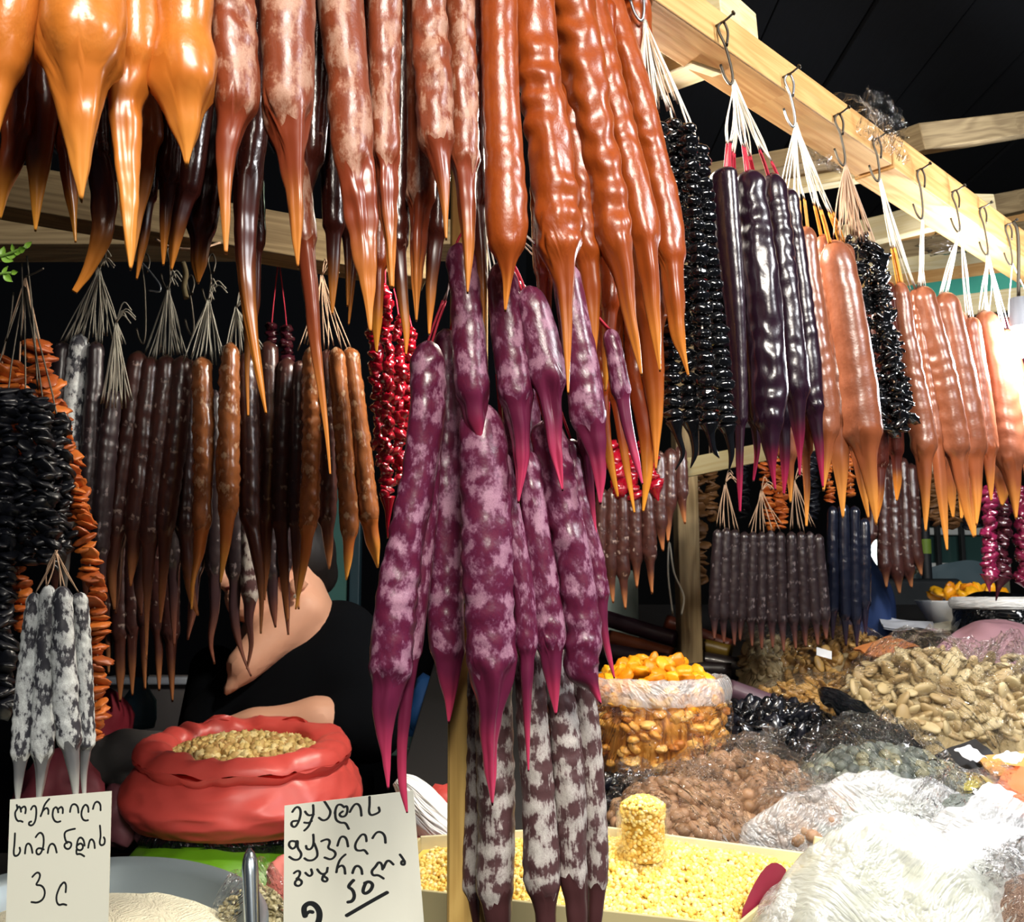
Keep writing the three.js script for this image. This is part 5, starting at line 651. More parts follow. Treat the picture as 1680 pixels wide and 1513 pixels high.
// ------------------------------------------------------------------ tray of split corn and its measuring glass
const cornC = [0xf2dc8c, 0xf4e2a4, 0xe9c860, 0xf0d070, 0xeec25a];
const cornG = lump(1, 1, 0.75, 0.9, 0.18, 1.6, 3, 1), cornM = std({ color: 0xffffff, roughness: 0.5 });
{ const lift = 0.055, px = [[625, 1452], [1208, 1517], [1345, 1402], [978, 1354], [690, 1372]], R = px.map(([x, y]) => Q(x, y, lift)), card = std({ color: 0xb9ad80, roughness: 0.85 }), cardIn = std({ color: 0xd8cfa8, roughness: 0.85 }), g = thing('corn_tray', 'open cardboard tray filled with yellow split corn', 'tray');
  R.forEach((a, i) => { const b = R[(i + 1) % 5], d = 0.05; bar('side_panel', a.clone().add(V(0, -d / 2, 0)), b.clone().add(V(0, -d / 2, 0)), d, 0.005, i === 2 || i === 3 ? cardIn : card, g, V(0, 1, 0), 0.002); });
  const inn = (t) => R[1].clone().lerp(R[2], t); { const a = inn(0.12), b = inn(0.62), m = V(-0.012, 0.0, -0.012); mesh('printed_flap', grid(8, 4, (u, v) => a.clone().lerp(b, u).add(V(-0.006, 0.006, 0)).addScaledVector(V(0.12, 1, -0.1), 0.04 * v * Math.sin(0.3 + u * 2.4) - 0.012)), std({ color: 0x8e1c38, roughness: 0.6, side: THREE.DoubleSide }), g); }
  { const a = R[2].clone(); const m = mesh('corner_flap', new RoundedBoxGeometry(0.014, 0.035, 0.006, 1, 0.002), cardIn, g); m.position.copy(a).add(V(-0.004, 0.006, 0.004)); m.rotation.z = -0.2; }
  const inside = (x, z) => { let c = true; for (let i = 0; i < 5; i++) { const a = R[i], b = R[(i + 1) % 5]; const k = (b.x - a.x) * (z - a.z) - (b.z - a.z) * (x - a.x); if (k > -0.003) { c = false; break; } } return c; };
  const flip = !inside(Q(1000, 1430).x, Q(1000, 1430).z), ins = (x, z) => { if (!flip) return inside(x, z); for (let i = 0; i < 5; i++) { const a = R[i], b = R[(i + 1) % 5]; if ((b.x - a.x) * (z - a.z) - (b.z - a.z) * (x - a.x) < 0.003) return false; } return true; };
  const cen = R.reduce((s, q) => s.add(q), V()).multiplyScalar(0.2), hgt = (x, z) => plane(x, -z).y + lift - 0.016 + 0.028 * Math.exp(-(((x - cen.x) / 0.2) ** 2 + ((z - cen.z) / 0.08) ** 2)) + 0.006 * noise(x * 14, z * 14, 3);
  const bed = new THREE.BufferGeometry(); { const p = [], ix = []; const rings = 8; for (let r = 0; r <= rings; r++) for (let i = 0; i < 40; i++) { const e = i / 8, k = Math.floor(e), q = R[k].clone().lerp(R[(k + 1) % 5], e - k).lerp(cen, 1 - r / rings * 0.985); p.push(q.x, hgt(q.x, q.z) - 0.004, q.z); } for (let r = 0; r < rings; r++) for (let i = 0; i < 40; i++) { const a = r * 40 + i, b = r * 40 + (i + 1) % 40; ix.push(a, b, a + 40, b, b + 40, a + 40); } bed.setAttribute('position', new THREE.Float32BufferAttribute(p, 3)); bed.setIndex(ix); bed.computeVertexNormals(); }
  mesh('corn_bed', bed, std({ color: 0xe2bf58, roughness: 0.7, side: THREE.DoubleSide }), g).userData.kind = 'stuff';
  const spots = []; while (spots.length < 7500) { const x = rr(cen.x - 0.42, cen.x + 0.42), z = rr(cen.z - 0.2, cen.z + 0.2); if (ins(x, z)) spots.push([x, z]); }
  const im = new THREE.InstancedMesh(cornG, cornM, spots.length), o = new THREE.Object3D(), cc = new THREE.Color(); spots.forEach(([x, z], i) => { o.position.set(x, hgt(x, z) + rr(-0.003, 0.003), z); o.rotation.set(rr(0, 6), rr(0, 6), rr(0, 6)); o.scale.setScalar(rr(0.0029, 0.0042)); o.updateMatrix(); im.setMatrixAt(i, o.matrix); im.setColorAt(i, cc.setHex(cornC[i % 5])); }); im.name = 'corn_grains'; im.userData.kind = 'stuff'; g.add(im);
  // measuring glass standing in the corn
  const gb = Q(1056, 1420, lift); gb.y = hgt(gb.x, gb.z) - 0.006; const s = mpp(1380, -gb.z), gw = thing('glass', 'faceted glass tumbler full of yellow corn, standing in the corn tray', 'glass', null, gb), r0 = 39 * s, r1 = 46 * s, hh = 96 * s;
  const facet = (q) => grid(24, 80, (u, v) => { const a = v * 6.2832, f = u < 0.86 ? 1 - 0.045 * Math.abs(Math.sin(a * 5)) : 1 - 0.045 * Math.abs(Math.sin(a * 5)) * Math.max(0, 1 - (u - 0.86) * 20), r = (r0 + (r1 - r0) * u) * f - q; return V(Math.cos(a) * r, q ? 0.006 + u * (hh - 0.006) : u * hh, Math.sin(a) * r); });
  const gm = phy({ color: 0xffffff, transmission: 1, thickness: 0, roughness: 0.03, ior: 1.7, side: THREE.DoubleSide }); mesh('outer_wall', facet(0), gm, gw); mesh('inner_wall', facet(0.0025), gm, gw); mesh('rim', new THREE.TorusGeometry(r1 - 0.001, 0.002, 8, 48).rotateX(Math.PI / 2).translate(0, hh, 0), gm, gw); mesh('base', new THREE.CylinderGeometry(r0 * 0.94, r0 * 0.94, 0.006, 40).translate(0, 0.003, 0), gm, gw);
  const cg = thing('corn_fill', 'yellow corn heaped to the brim of the glass', 'corn', null, gb.clone()); cg.userData.kind = 'stuff'; mesh('corn_core', new THREE.CylinderGeometry(r1 * 0.74, r0 * 0.74, hh - 0.01, 28).translate(0, hh / 2 + 0.003, 0), std({ color: 0xc79a34, roughness: 0.8 }), cg);
  const n = 900, im2 = new THREE.InstancedMesh(cornG, cornM, n); for (let i = 0; i < n; i++) { const top = i < 260, a = rr(0, 6.283), u = top ? 1 : rr(0.06, 1), R2 = (r0 + (r1 - r0) * u) * 0.88 - 0.0045, k = top ? Math.sqrt(rnd()) : 1; o.position.set(Math.cos(a) * R2 * k, top ? hh + (1 - k * k) * 0.012 - 0.001 : 0.006 + u * (hh - 0.008), Math.sin(a) * R2 * k); o.rotation.set(rr(0, 6), rr(0, 6), rr(0, 6)); o.scale.setScalar(rr(0.0026, 0.0036)); o.updateMatrix(); im2.setMatrixAt(i, o.matrix); im2.setColorAt(i, cc.setHex(cornC[i % 5])); } im2.name = 'corn_grains'; im2.userData.kind = 'stuff'; cg.add(im2); }
// ------------------------------------------------------------------ left side of the counter: sack, basin, bags
{ const Zs = 1.62, s = mpp(1300, Zs), c = P(396, 1352, Zs), W = 182 * s, g = thing('walnut_sack', 'red plastic sack with a rolled rim, full of chopped walnuts', 'sack', null, c), tilt = 0.12;
  const ring = (a, r, y) => { const X = Math.cos(a) * r, Z = Math.sin(a) * r * 0.78; return V(X, y - Z * tilt * (y > 0.06 ? 1 : y / 0.06), Z); };
  mesh('sack_side', grid(36, 90, (u, v) => { const a = v * 6.2832, r = W * (0.8 + 0.24 * Math.sin(0.3 + u * 2.2) - 0.12 * u * u) * (1 + 0.025 * ridged(Math.cos(a) * 2 + u, Math.sin(a) * 2, u * 2.5) + 0.05 * noise(Math.cos(a), Math.sin(a), u + 3) + 0.028 * ridged(Math.cos(a) * 3.4, Math.sin(a) * 3.4 + u * 1.5, u * 3.4)); return ring(a, r, u * 108 * s); }), M.redBag, g);
  const rim = mesh('rolled_rim', grid(20, 110, (u, v) => { const a = v * 6.2832, b = u * 6.2832, k = 1 + 0.35 * noise(Math.cos(a) * 2, Math.sin(a) * 2, 6), rw = W * (0.8 + 0.03 * noise(Math.cos(a) * 1.5, Math.sin(a) * 1.5, 1)), r = rw + Math.cos(b) * 30 * s * k, q = ring(a, r, 108 * s); q.y += Math.sin(b) * 22 * s * k + 8 * s * ridged(Math.cos(a) * 3, Math.sin(a) * 3, b * 0.4) + (Math.sin(a) < 0 ? -Math.sin(a) * 12 * s : 0); return q; }), M.redBag, g);
  for (const [a, h] of [[-2.1, 30], [-1.1, 26]]) mesh('rim_fold', grid(14, 14, (u, v) => { const q = ring(a + (u - 0.5) * 0.8, W * 0.74 + 8 * s * ridged(u * 4, v * 3, a), 122 * s); q.y += v * h * s * Math.sin(u * 3.14); return q; }), M.redBag, rim);
  const wm = std({ color: 0xffffff, roughness: 0.6 }), wg = thing('walnut_pieces', 'chopped pale walnuts heaped in the red sack', 'walnut', null, c.clone()); wg.userData.kind = 'stuff';
  mesh('walnut_core', grid(16, 40, (u, v) => { const q = ring(v * 6.2832, u * W * 0.74, 104 * s); q.y += 26 * s * (1 - u * u); return q; }), std({ color: 0xb8985a, roughness: 0.8 }), wg);
  const geo = lump(1, 1.2, 0.8, 0.9, 0.45, 2.2, 5, 2), n = 900, im = new THREE.InstancedMesh(geo, wm, n), o = new THREE.Object3D(), cc = new THREE.Color(); for (let i = 0; i < n; i++) { const a = rr(0, 6.283), k = Math.sqrt(rnd()), q = ring(a, k * W * 0.73, 104 * s); q.y += 26 * s * (1 - k * k) + rr(0, 0.006); o.position.copy(q); o.rotation.set(rr(0, 6), rr(0, 6), rr(0, 6)); o.scale.setScalar(rr(0.0045, 0.0085)); o.updateMatrix(); im.setMatrixAt(i, o.matrix); im.setColorAt(i, cc.setHex([0xc9ad6a, 0xb8985a, 0xd8c48a, 0xa9834a][i % 4])); } im.name = 'walnut_bits'; im.userData.kind = 'stuff'; wg.add(im);
  // folded dark and green bags it stands on
  const dark = thing('dark_bag', 'black plastic bag folded between the red sack and the green one', 'plastic bag', null, c.clone()); mesh('folded_bag', grid(24, 60, (u, v) => { const a = v * 6.2832, b = u * 6.2832, r = W * 0.72 + Math.cos(b) * W * 0.16; return V(Math.cos(a) * r - 0.01, -0.012 + Math.sin(b) * 0.022 + 0.006 * ridged(Math.cos(a) * 2, Math.sin(a) * 2, b), Math.sin(a) * r * 0.75); }), M.blackBag, dark);
  const gc = P(345, 1428, Zs - 0.07), gr = thing('green_sack', 'green plastic sack slumped under the red one', 'sack', null, gc); mesh('sack_side', dome(V(0, -0.035, 0), 0.14, 0.13, 0.085, 12, 0.12, { sm: 1, pw: 0.35 }), M.greenBag, gr); mesh('yellow_fold', grid(20, 8, (u, v) => V(-0.13 + u * 0.09 + v * 0.006, 0.028 - u * 0.024 - v * 0.012, 0.045 + u * 0.06 + v * 0.006)), phy({ color: 0xb5bd22, roughness: 0.4, side: THREE.DoubleSide }), gr); }
{ const c = P(100, 1592, 1.22), g = thing('basin', 'round grey steel basin holding pale corn flour at the lower left', 'basin', null, c), R = 0.232; g.rotation.x = 0.13; mesh('shell', new THREE.LatheGeometry([[0.001, -0.09], [0.17, -0.09], [0.225, 0.03], [R, 0.036], [R + 0.003, 0.032], [R + 0.003, 0.038], [0.226, 0.043], [0.212, 0.03], [0.165, -0.075], [0.001, -0.078]].map((q) => new THREE.Vector2(...q)), 72), std({ color: 0x8f9ba0, roughness: 0.35, metalness: 0.5, side: THREE.DoubleSide }), g);
  const f = mesh('flour', grid(20, 60, (u, v) => { const a = v * 6.2832, r = u * 0.2; return V(Math.cos(a) * r, 0.004 + 0.022 * (1 - u * u) + 0.003 * noise(Math.cos(a) * r * 40, Math.sin(a) * r * 40, 2), Math.sin(a) * r); }), std({ color: 0xe6dfc4, roughness: 0.95, bumpMap: crumple, bumpScale: 0.002 }), g); f.userData.kind = 'stuff'; }
{ const c = P(412, 1545, 1.36), g = thing('seed_bag', 'clear bag of pale greenish seeds behind the scoop handle', 'plastic bag', null, c); mesh('film', dome(V(0, -0.02, 0), 0.062, 0.055, 0.105, 14, 0.2), M.film, g); mesh('filling', dome(V(0, -0.02, 0), 0.056, 0.05, 0.085, 16, 0.1, { sm: 1 }), std({ color: 0x9a9068, roughness: 0.8 }), g).userData.kind = 'stuff';
  const n = 420, im = new THREE.InstancedMesh(lump(1, 1.3, 0.5, 0.9, 0.1, 1, 2, 1), std({ color: 0xffffff, roughness: 0.6 }), n), o = new THREE.Object3D(), cc = new THREE.Color(); for (let i = 0; i < n; i++) { const a = rr(0, 6.283), r = Math.sqrt(rnd()); o.position.set(Math.cos(a) * r * 0.056, -0.018 + 0.087 * Math.sqrt(1 - r * r), Math.sin(a) * r * 0.05); o.rotation.set(rr(-1, 1), rr(0, 6), rr(-1, 1)); o.scale.setScalar(rr(0.003, 0.0042)); o.updateMatrix(); im.setMatrixAt(i, o.matrix); im.setColorAt(i, cc.setHex([0xb9ae86, 0x9a9068, 0xcbc39c, 0x7c7454][i % 4])); } im.name = 'seeds'; im.userData.kind = 'stuff'; g.add(im); }
{ const g = thing('scoop', 'metal scoop handle with a rounded end, standing between the signs', 'scoop'), A = P(418, 1620, 1.16), B = P(409, 1392, 1.2), pts = [], rad = []; for (let i = 0; i <= 24; i++) { pts.push(A.clone().lerp(B, i / 24)); rad.push(15.5 * mpp(1450, 1.18) * (i > 20 ? Math.sqrt(Math.max(0.04, 1 - ((i - 20) / 4) ** 2)) : 0.82 + 0.18 * i / 20)); } mesh('handle', sweep(pts, rad, 20, (i, th) => 1 - 0.35 * Math.abs(Math.cos(th - 0.1)) ** 3 * 0.4, true, true).whole(), std({ color: 0xb7c4cf, roughness: 0.22, metalness: 0.95 }), g); const bl = mesh('blade', new THREE.CylinderGeometry(0.03, 0.024, 0.06, 20, 1, true, 0, 3.4), std({ color: 0xb7c4cf, roughness: 0.3, metalness: 0.9, side: THREE.DoubleSide }), g); bl.position.copy(A).add(V(0, -0.03, 0)); }
{ const g = thing('white_roll', 'white plastic bag rolled to a cone behind the right sign', 'plastic bag'), Z = 1.5; const ctl = [[652, 1278, 22], [668, 1292, 44], [690, 1322, 66], [715, 1352, 70], [742, 1378, 60]], { out } = profile(ctl, 4); mesh('roll', sweep(out.map((q) => P(q[0], q[1], Z)), out.map((q) => q[2] / 2 * mpp(q[1], Z)), 24, (i, th) => 1 + 0.05 * ridged(Math.cos(th) * 2, Math.sin(th) * 2, i * 0.12), true, true).whole(), M.whiteBag, g); const b = mesh('clear_end', lump(34 * mpp(1370, Z), 1.2, 0.7, 0.8, 0.3, 3, 6, 3), M.filmDense, g); b.position.copy(P(722, 1368, Z - 0.0)); }
{ const g = thing('pink_bag', 'pale red plastic bag behind the right sign and the post', 'plastic bag', null, P(712, 1425, 1.5)); mesh('film', dome(V(0, 0, 0), 0.075, 0.06, 0.055, 22, 0.2, { sm: 1, pw: 0.4 }), M.pinkBag, g); }
{ const g = thing('red_bag', 'small red plastic bag showing behind the white roll', 'plastic bag', null, P(728, 1330, 1.68)); mesh('film', lump(0.045, 1, 0.9, 0.8, 0.25, 2, 9, 3), M.redBag, g); }
{ const g = thing('pink_bag', 'pale red bag between the seed bag and the right sign', 'plastic bag', null, P(466, 1455, 1.42)); mesh('film', lump(0.03, 0.8, 1.3, 0.8, 0.2, 2, 13, 3), M.pinkBag, g); }
// ------------------------------------------------------------------ hand-lettered signs
function sign(label, C, Z, strokes, lw, off) { // C: the card's corners TL, TR, BR, BL; it was cut a little askew
  const [tl, tr, br, bl] = C, ux = [tr[0] - tl[0], tr[1] - tl[1]], uy = [bl[0] - tl[0], bl[1] - tl[1]], det = ux[0] * uy[1] - ux[1] * uy[0], W = 768, Hh = 1024, cv = document.createElement('canvas'); cv.width = W; cv.height = Hh; const x = cv.getContext('2d');
  x.fillStyle = '#eff0e2'; x.fillRect(0, 0, W, Hh); x.strokeStyle = '#11161a'; x.lineCap = x.lineJoin = 'round';
  const k = W / Math.hypot(...ux), T = ([a, b]) => { const dx = a / 4 + off[0] - tl[0], dy = b / 4 + off[1] - tl[1]; return [(dx * uy[1] - dy * uy[0]) / det * W, (ux[0] * dy - ux[1] * dx) / det * Hh]; };
  for (const st of strokes) { const [w, body] = st.includes(':') ? st.split(':') : [1, st]; const p = nums(body).map(T); x.lineWidth = lw * w * k; x.beginPath(); x.moveTo(...p[0]); for (let i = 1; i < p.length - 1; i++) x.quadraticCurveTo(p[i][0], p[i][1], (p[i][0] + p[i + 1][0]) / 2, (p[i][1] + p[i + 1][1]) / 2); x.lineTo(...p[p.length - 1]); x.stroke(); }
  const t = new THREE.CanvasTexture(cv); t.colorSpace = THREE.SRGBColorSpace;
  const g = thing('price_sign', label, 'sign'), q = [tl, tr, br, bl].map(([px, py], i) => P(px, py, Z + (i < 2 ? 0.012 : 0))), c0 = q[0].clone().add(q[2]).multiplyScalar(0.5); g.position.copy(c0); const L = q.map((v) => v.sub(c0)), n = L[1].clone().sub(L[0]).cross(L[3].clone().sub(L[0])).normalize().multiplyScalar(-0.0008);
  if (n.z < 0) n.negate(); const at = (u, v, s) => L[0].clone().lerp(L[1], u).lerp(L[3].clone().lerp(L[2], u), v).addScaledVector(n, s);
  const face = (s) => { const pos = [], uv = [], ix = []; for (const [u, v] of [[0, 0], [1, 0], [1, 1], [0, 1]]) { pos.push(...at(u, v, s).toArray()); uv.push(u, 1 - v); } ix.push(...(s > 0 ? [0, 3, 1, 1, 3, 2] : [0, 1, 3, 1, 2, 3])); const f = new THREE.BufferGeometry(); f.setAttribute('position', new THREE.Float32BufferAttribute(pos, 3)); f.setAttribute('uv', new THREE.Float32BufferAttribute(uv, 2)); f.setIndex(ix); f.computeVertexNormals(); return f; };
  mesh('card', face(1), std({ map: t, roughness: 0.55 }), g); const edge = []; for (let i = 0; i < 4; i++) { const k2 = [[0, 0], [1, 0], [1, 1], [0, 1]], a = k2[i], b = k2[(i + 1) % 4]; edge.push(...[at(...a, 1), at(...a, -1), at(...b, 1), at(...b, 1), at(...a, -1), at(...b, -1)].flatMap((v) => v.toArray())); } const eg = new THREE.BufferGeometry(); eg.setAttribute('position', new THREE.Float32BufferAttribute(edge, 3)); eg.computeVertexNormals(); const bk = face(-1).toNonIndexed(); bk.deleteAttribute('uv');
  mesh('card_back', mergeGeometries([eg, bk]), std({ color: 0xe6e7d8, roughness: 0.7, side: THREE.DoubleSide }), g); return g; }
sign('small cream price sign with three handwritten lines and the number 3, at the lower left', [[17, 1312], [183, 1298], [177, 1540], [9, 1545]], 1.1, ['112,745 120,770 100,790 103,830 120,855 135,850 150,858', '118,768 125,750 137,765 140,790', '140,770 160,748 173,768 168,800', '205,775 215,750 238,752 241,800 232,860 210,885 190,878 192,860 206,856', '325,705 295,735 280,790 268,820', '283,785 303,760 320,775 318,805', '352,775 364,755 380,770 383,795', '383,775 400,753 415,770 412,800', '352,772 342,810 355,850 375,862 396,855', '460,792 465,750 490,736 512,755 515,797', '535,790 545,760 562,740 580,758 580,792', '545,760 530,800 540,842 560,852 576,848', '610,772 618,735 640,720 660,740 660,780', '100,935 98,1000 90,1060 97,1087 122,1080 136,1050 130,1030', '165,1068 168,1020 185,998 205,1015 213,1064', '235,960 255,928 278,935 288,965 284,1030 262,1077 240,1072 237,1045 256,1030 286,1042', '312,1064 318,1020 340,1000 360,1015 370,1062', '490,905 450,912 420,930 425,975 438,1000', '440,992 462,992 468,1015 450,1042 425,1035 418,1010 440,992', '500,1025 505,982 525,958 547,975 553,1012', '503,1015 520,998 540,1005 543,1030 525,1046 503,1040 500,1025', '500,1040 495,1074 522,1064 550,1080', '577,1024 583,982 600,966 617,985 620,1024', '655,880 662,940 650,990 662,1007 685,996 688,965 680,953', '212,1222 238,1188 264,1202 255,1242 230,1277 270,1275 295,1312 285,1362 245,1390 205,1386', '395,1275 413,1246 432,1262 428,1312', '396,1270 370,1320 366,1370 383,1398 410,1386 432,1392'], 3.1, [0, 1135]);
sign('larger cream price sign with black handwriting and an underlined 50, left of the post', [[467, 1322], [678, 1297], [698, 1545], [465, 1550]], 1.08, ['520,790 540,755 568,760 576,800 560,860 535,897 511,880 516,853 548,850', '655,745 661,800 640,850 625,890 598,915', '603,788 618,818 658,808', '598,862 622,868 645,852', '727,715 755,760 772,790 755,836 720,852 693,830', '797,800 805,750 835,738 858,760', '858,760 875,745 882,780 868,820 838,826 824,806 848,788', '800,790 796,840 832,866 866,862 886,905', '895,792 918,745 946,734 966,760 970,817', '1025,690 1026,740 1018,790 1030,817 1066,806 1092,790 1084,762', '543,990 510,978 492,1010 518,1042 545,1020 542,985 556,985 550,1030 582,1070 565,1107 530,1112 500,1090', '655,943 661,1000 640,1042 612,1040 608,1018', '660,1000 692,1070 660,1112 620,1116 598,1100', '708,987 745,968 767,990 745,1035 792,1050 802,1080 770,1112 728,1095', '812,1017 825,965 850,953 872,970 880,1022', '1000,988 1000,950 975,938 950,965 924,1010 930,1047 960,1052 985,1043 1001,1066', '1040,967 1060,930 1095,923 1117,945 1116,988', '530,1197 550,1178 572,1190 560,1225 540,1236 576,1242 581,1265 560,1284 535,1275 536,1250 562,1235', '603,1195 625,1222 650,1205 640,1173', '680,1173 698,1206 740,1200 746,1163', '742,1190 712,1215 748,1232 738,1256 708,1246 716,1216', '862,1076 830,1100 810,1150 803,1192', '813,1162 835,1143 856,1160 858,1200', '903,1192 915,1155 940,1143 959,1160 960,1192', '1085,1152 1086,1120 1065,1108 1045,1140 1016,1170 1024,1197 1055,1188 1086,1207', '1093,1142 1108,1105 1130,1093 1152,1116', '1198,1053 1222,1085 1221,1112 1200,1112 1204,1090 1222,1090', '1.3:905,1236 862,1278 896,1290 906,1330 890,1362 863,1370', '1.3:978,1243 953,1290 965,1313 1002,1290 1022,1250 1000,1232 972,1246', '1.5:850,1450 980,1365 1100,1290', '2.2:600,1474 586,1430 612,1396 650,1393 684,1425 690,1470 668,1530 640,1560', '1.6:600,1474 622,1446 645,1450'], 4.2, [350, 1135]);
// ------------------------------------------------------------------ the seller behind the counter
{ const ZP = 1.98, m0 = mpp(1000, ZP), J = (x, y, dz = 0) => P(x, y, ZP + dz), g = thing('person', 'seller in black top leaning behind the counter, face hidden, one bare forearm reaching left', 'person');
  function field(bones, cell, k, lo, hi) { const size = Math.max(hi.x - lo.x, hi.y - lo.y, hi.z - lo.z), n = Math.ceil(size / cell) + 4, mc = new MarchingCubes(n, new THREE.MeshBasicMaterial(), false, false, 400000), c = lo.clone().add(hi).multiplyScalar(0.5), half = size / 2 * 1.06, q = V(); mc.isolation = 0;
    for (let z = 0; z < n; z++) for (let y = 0; y < n; y++) for (let x = 0; x < n; x++) { q.set((x / n - 0.5) * 2, (y / n - 0.5) * 2, (z / n - 0.5) * 2).multiplyScalar(half).add(c); let s = 0; for (const [a, b, ra, rb] of bones) { const ab = b.clone().sub(a), t = Math.min(1, Math.max(0, q.clone().sub(a).dot(ab) / Math.max(1e-9, ab.lengthSq()))), d = q.distanceTo(a.clone().addScaledVector(ab, t)) - (ra + (rb - ra) * t); s += Math.exp(-d / k); } mc.field[x + y * n + z * n * n] = s > 1e-30 ? k * Math.log(s) : -1; }
    mc.update(); const cnt = mc.count, p = new Float32Array(mc.positionArray.slice(0, cnt * 3)); for (let i = 0; i < cnt; i++) { p[i * 3] = p[i * 3] * half + c.x; p[i * 3 + 1] = p[i * 3 + 1] * half + c.y; p[i * 3 + 2] = p[i * 3 + 2] * half + c.z; } const geo = new THREE.BufferGeometry(); geo.setAttribute('position', new THREE.BufferAttribute(p, 3)); return smooth(geo); }
  const box = (bones, pad) => { const lo = V(9, 9, 9), hi = V(-9, -9, -9); for (const [a, b, ra, rb] of bones) for (const [q, r] of [[a, ra], [b, rb]]) { lo.min(q.clone().addScalar(-r - pad)); hi.max(q.clone().addScalar(r + pad)); } return [lo, hi]; };
  const px = m0, skin1 = phy({ color: 0xd7a184, roughness: 0.55 });
  const head = J(432, 905, -0.02), earP = J(484, 940, -0.09);
  const bodyB = [[J(440, 890), J(440, 905), 80 * px, 78 * px], [J(420, 955, -0.03), J(405, 990, -0.05), 55 * px, 30 * px], [J(470, 950), J(510, 1060, 0.02), 52 * px, 58 * px], [J(500, 1000, -0.03), J(372, 1134, -0.11), 34 * px, 7 * px], [J(480, 1010, -0.02), J(400, 1090, -0.09), 40 * px, 26 * px], [J(376, 925, -0.06), J(362, 948, -0.08), 9 * px, 14 * px], [J(390, 975, -0.06), J(384, 982, -0.07), 16 * px, 12 * px], [J(372, 905, -0.04), J(395, 900, -0.02), 20 * px, 30 * px],
    [J(560, 1060, 0.02), J(596, 1190, -0.06), 50 * px, 42 * px], [J(596, 1190, -0.06), J(520, 1186, -0.1), 40 * px, 36 * px], [J(520, 1186, -0.1), J(420, 1202, -0.12), 36 * px, 33 * px], [J(420, 1202, -0.12), J(262, 1230, -0.14), 33 * px, 22 * px], [J(480, 1060, 0.06), J(470, 1330, 0.08), 90 * px, 120 * px]];
  // palm and five fingers of the left hand, inside the grey glove
  mesh('body', field(bodyB, 0.011, 0.008, ...box(bodyB, 0.02)), skin1, g);
  const ear = mesh('ear', (() => { const e = new THREE.TorusGeometry(20 * px, 6.5 * px, 10, 26, 5.2); e.scale(0.8, 1.2, 0.8); return e; })(), skin1, g); ear.position.copy(J(483, 938, -0.075)); ear.rotation.set(0.1, 0.35, 0.5);
  const lobe = mesh('ear_lobe', lump(10 * px, 0.9, 1.3, 0.6, 0.08, 1, 3, 2), skin1, g); lobe.position.copy(J(484, 962, -0.08));
  const er = mesh('earring', new THREE.SphereGeometry(4.5 * px, 14, 10), std({ color: 0xf2ead8, roughness: 0.1, metalness: 0.7 }), g); er.position.copy(J(485, 979, -0.085)); er.userData.label = 'small bright stud earring';
  for (const [x, y] of [[392, 915], [378, 918]]) { const e = mesh('eye', new THREE.SphereGeometry(7 * px, 12, 8), std({ color: 0x2a1c14, roughness: 0.2 }), g); e.position.copy(J(x, y, -0.075 - (x - 378) * 0.0006)); }
  mesh('mouth', wire([J(372, 966, -0.085), J(382, 964, -0.1), J(396, 962, -0.1)], 3.4 * px, 7), std({ color: 0x9c4a44, roughness: 0.5 }), g);
  const hb = [[J(452, 870, 0.02), J(470, 900, 0.03), 88 * px, 78 * px], [J(420, 850, 0), J(400, 862, -0.02), 76 * px, 52 * px], [J(505, 925, 0.03), J(520, 945, 0.05), 44 * px, 34 * px]]; mesh('hair', field(hb, 0.011, 0.012, ...box(hb, 0.02)), std({ color: 0x120d0c, roughness: 0.55 }), g);
  const sb = [[J(560, 1042, 0.03), J(500, 1120, 0.06), 52 * px, 96 * px], [J(500, 1120, 0.05), J(470, 1330, 0.08), 105 * px, 150 * px], [J(565, 1062, 0.02), J(602, 1188, -0.06), 62 * px, 54 * px], [J(602, 1188, -0.06), J(566, 1192, -0.08), 54 * px, 47 * px], [J(432, 1075, -0.02), J(345, 1190, -0.04), 36 * px, 46 * px], [J(352, 1100, 0.08), J(360, 1300, 0.08), 42 * px, 90 * px], [J(520, 1045, 0.04), J(540, 1030, 0.06), 46 * px, 40 * px], [J(540, 1100, -0.02), J(440, 1170, -0.04), 52 * px, 50 * px]];
  const sh = mesh('shirt', field(sb, 0.011, 0.012, ...box(sb, 0.02)), phy({ color: 0x06080c, roughness: 0.95, specularIntensity: 0.2 }), g); sh.userData.label = 'black short-sleeved top';
  const zG = -0.15, gb = [[J(272, 1228, zG), J(205, 1236, zG), 25 * px, 34 * px], [J(205, 1236, zG), J(182, 1250, zG), 33 * px, 30 * px]]; for (const [x, y, x2, y2, x3, y3, r] of [[180, 1222, 158, 1220, 148, 1236, 9.5], [178, 1236, 150, 1240, 140, 1258, 10], [178, 1250, 152, 1258, 145, 1274, 9.5], [184, 1262, 164, 1274, 158, 1288, 8.5], [222, 1262, 206, 1282, 190, 1290, 10]]) gb.push([J(x, y, zG), J(x2, y2, zG - 0.02), r * px * 1.1, r * px], [J(x2, y2, zG - 0.02), J(x3, y3, zG - 0.01), r * px, r * px * 0.8]);
  const gl = mesh('glove', field(gb, 0.004, 0.004, ...box(gb, 0.01)), std({ color: 0x4a4745, roughness: 0.8 }), g); gl.userData.label = 'grey glove on the reaching hand'; }
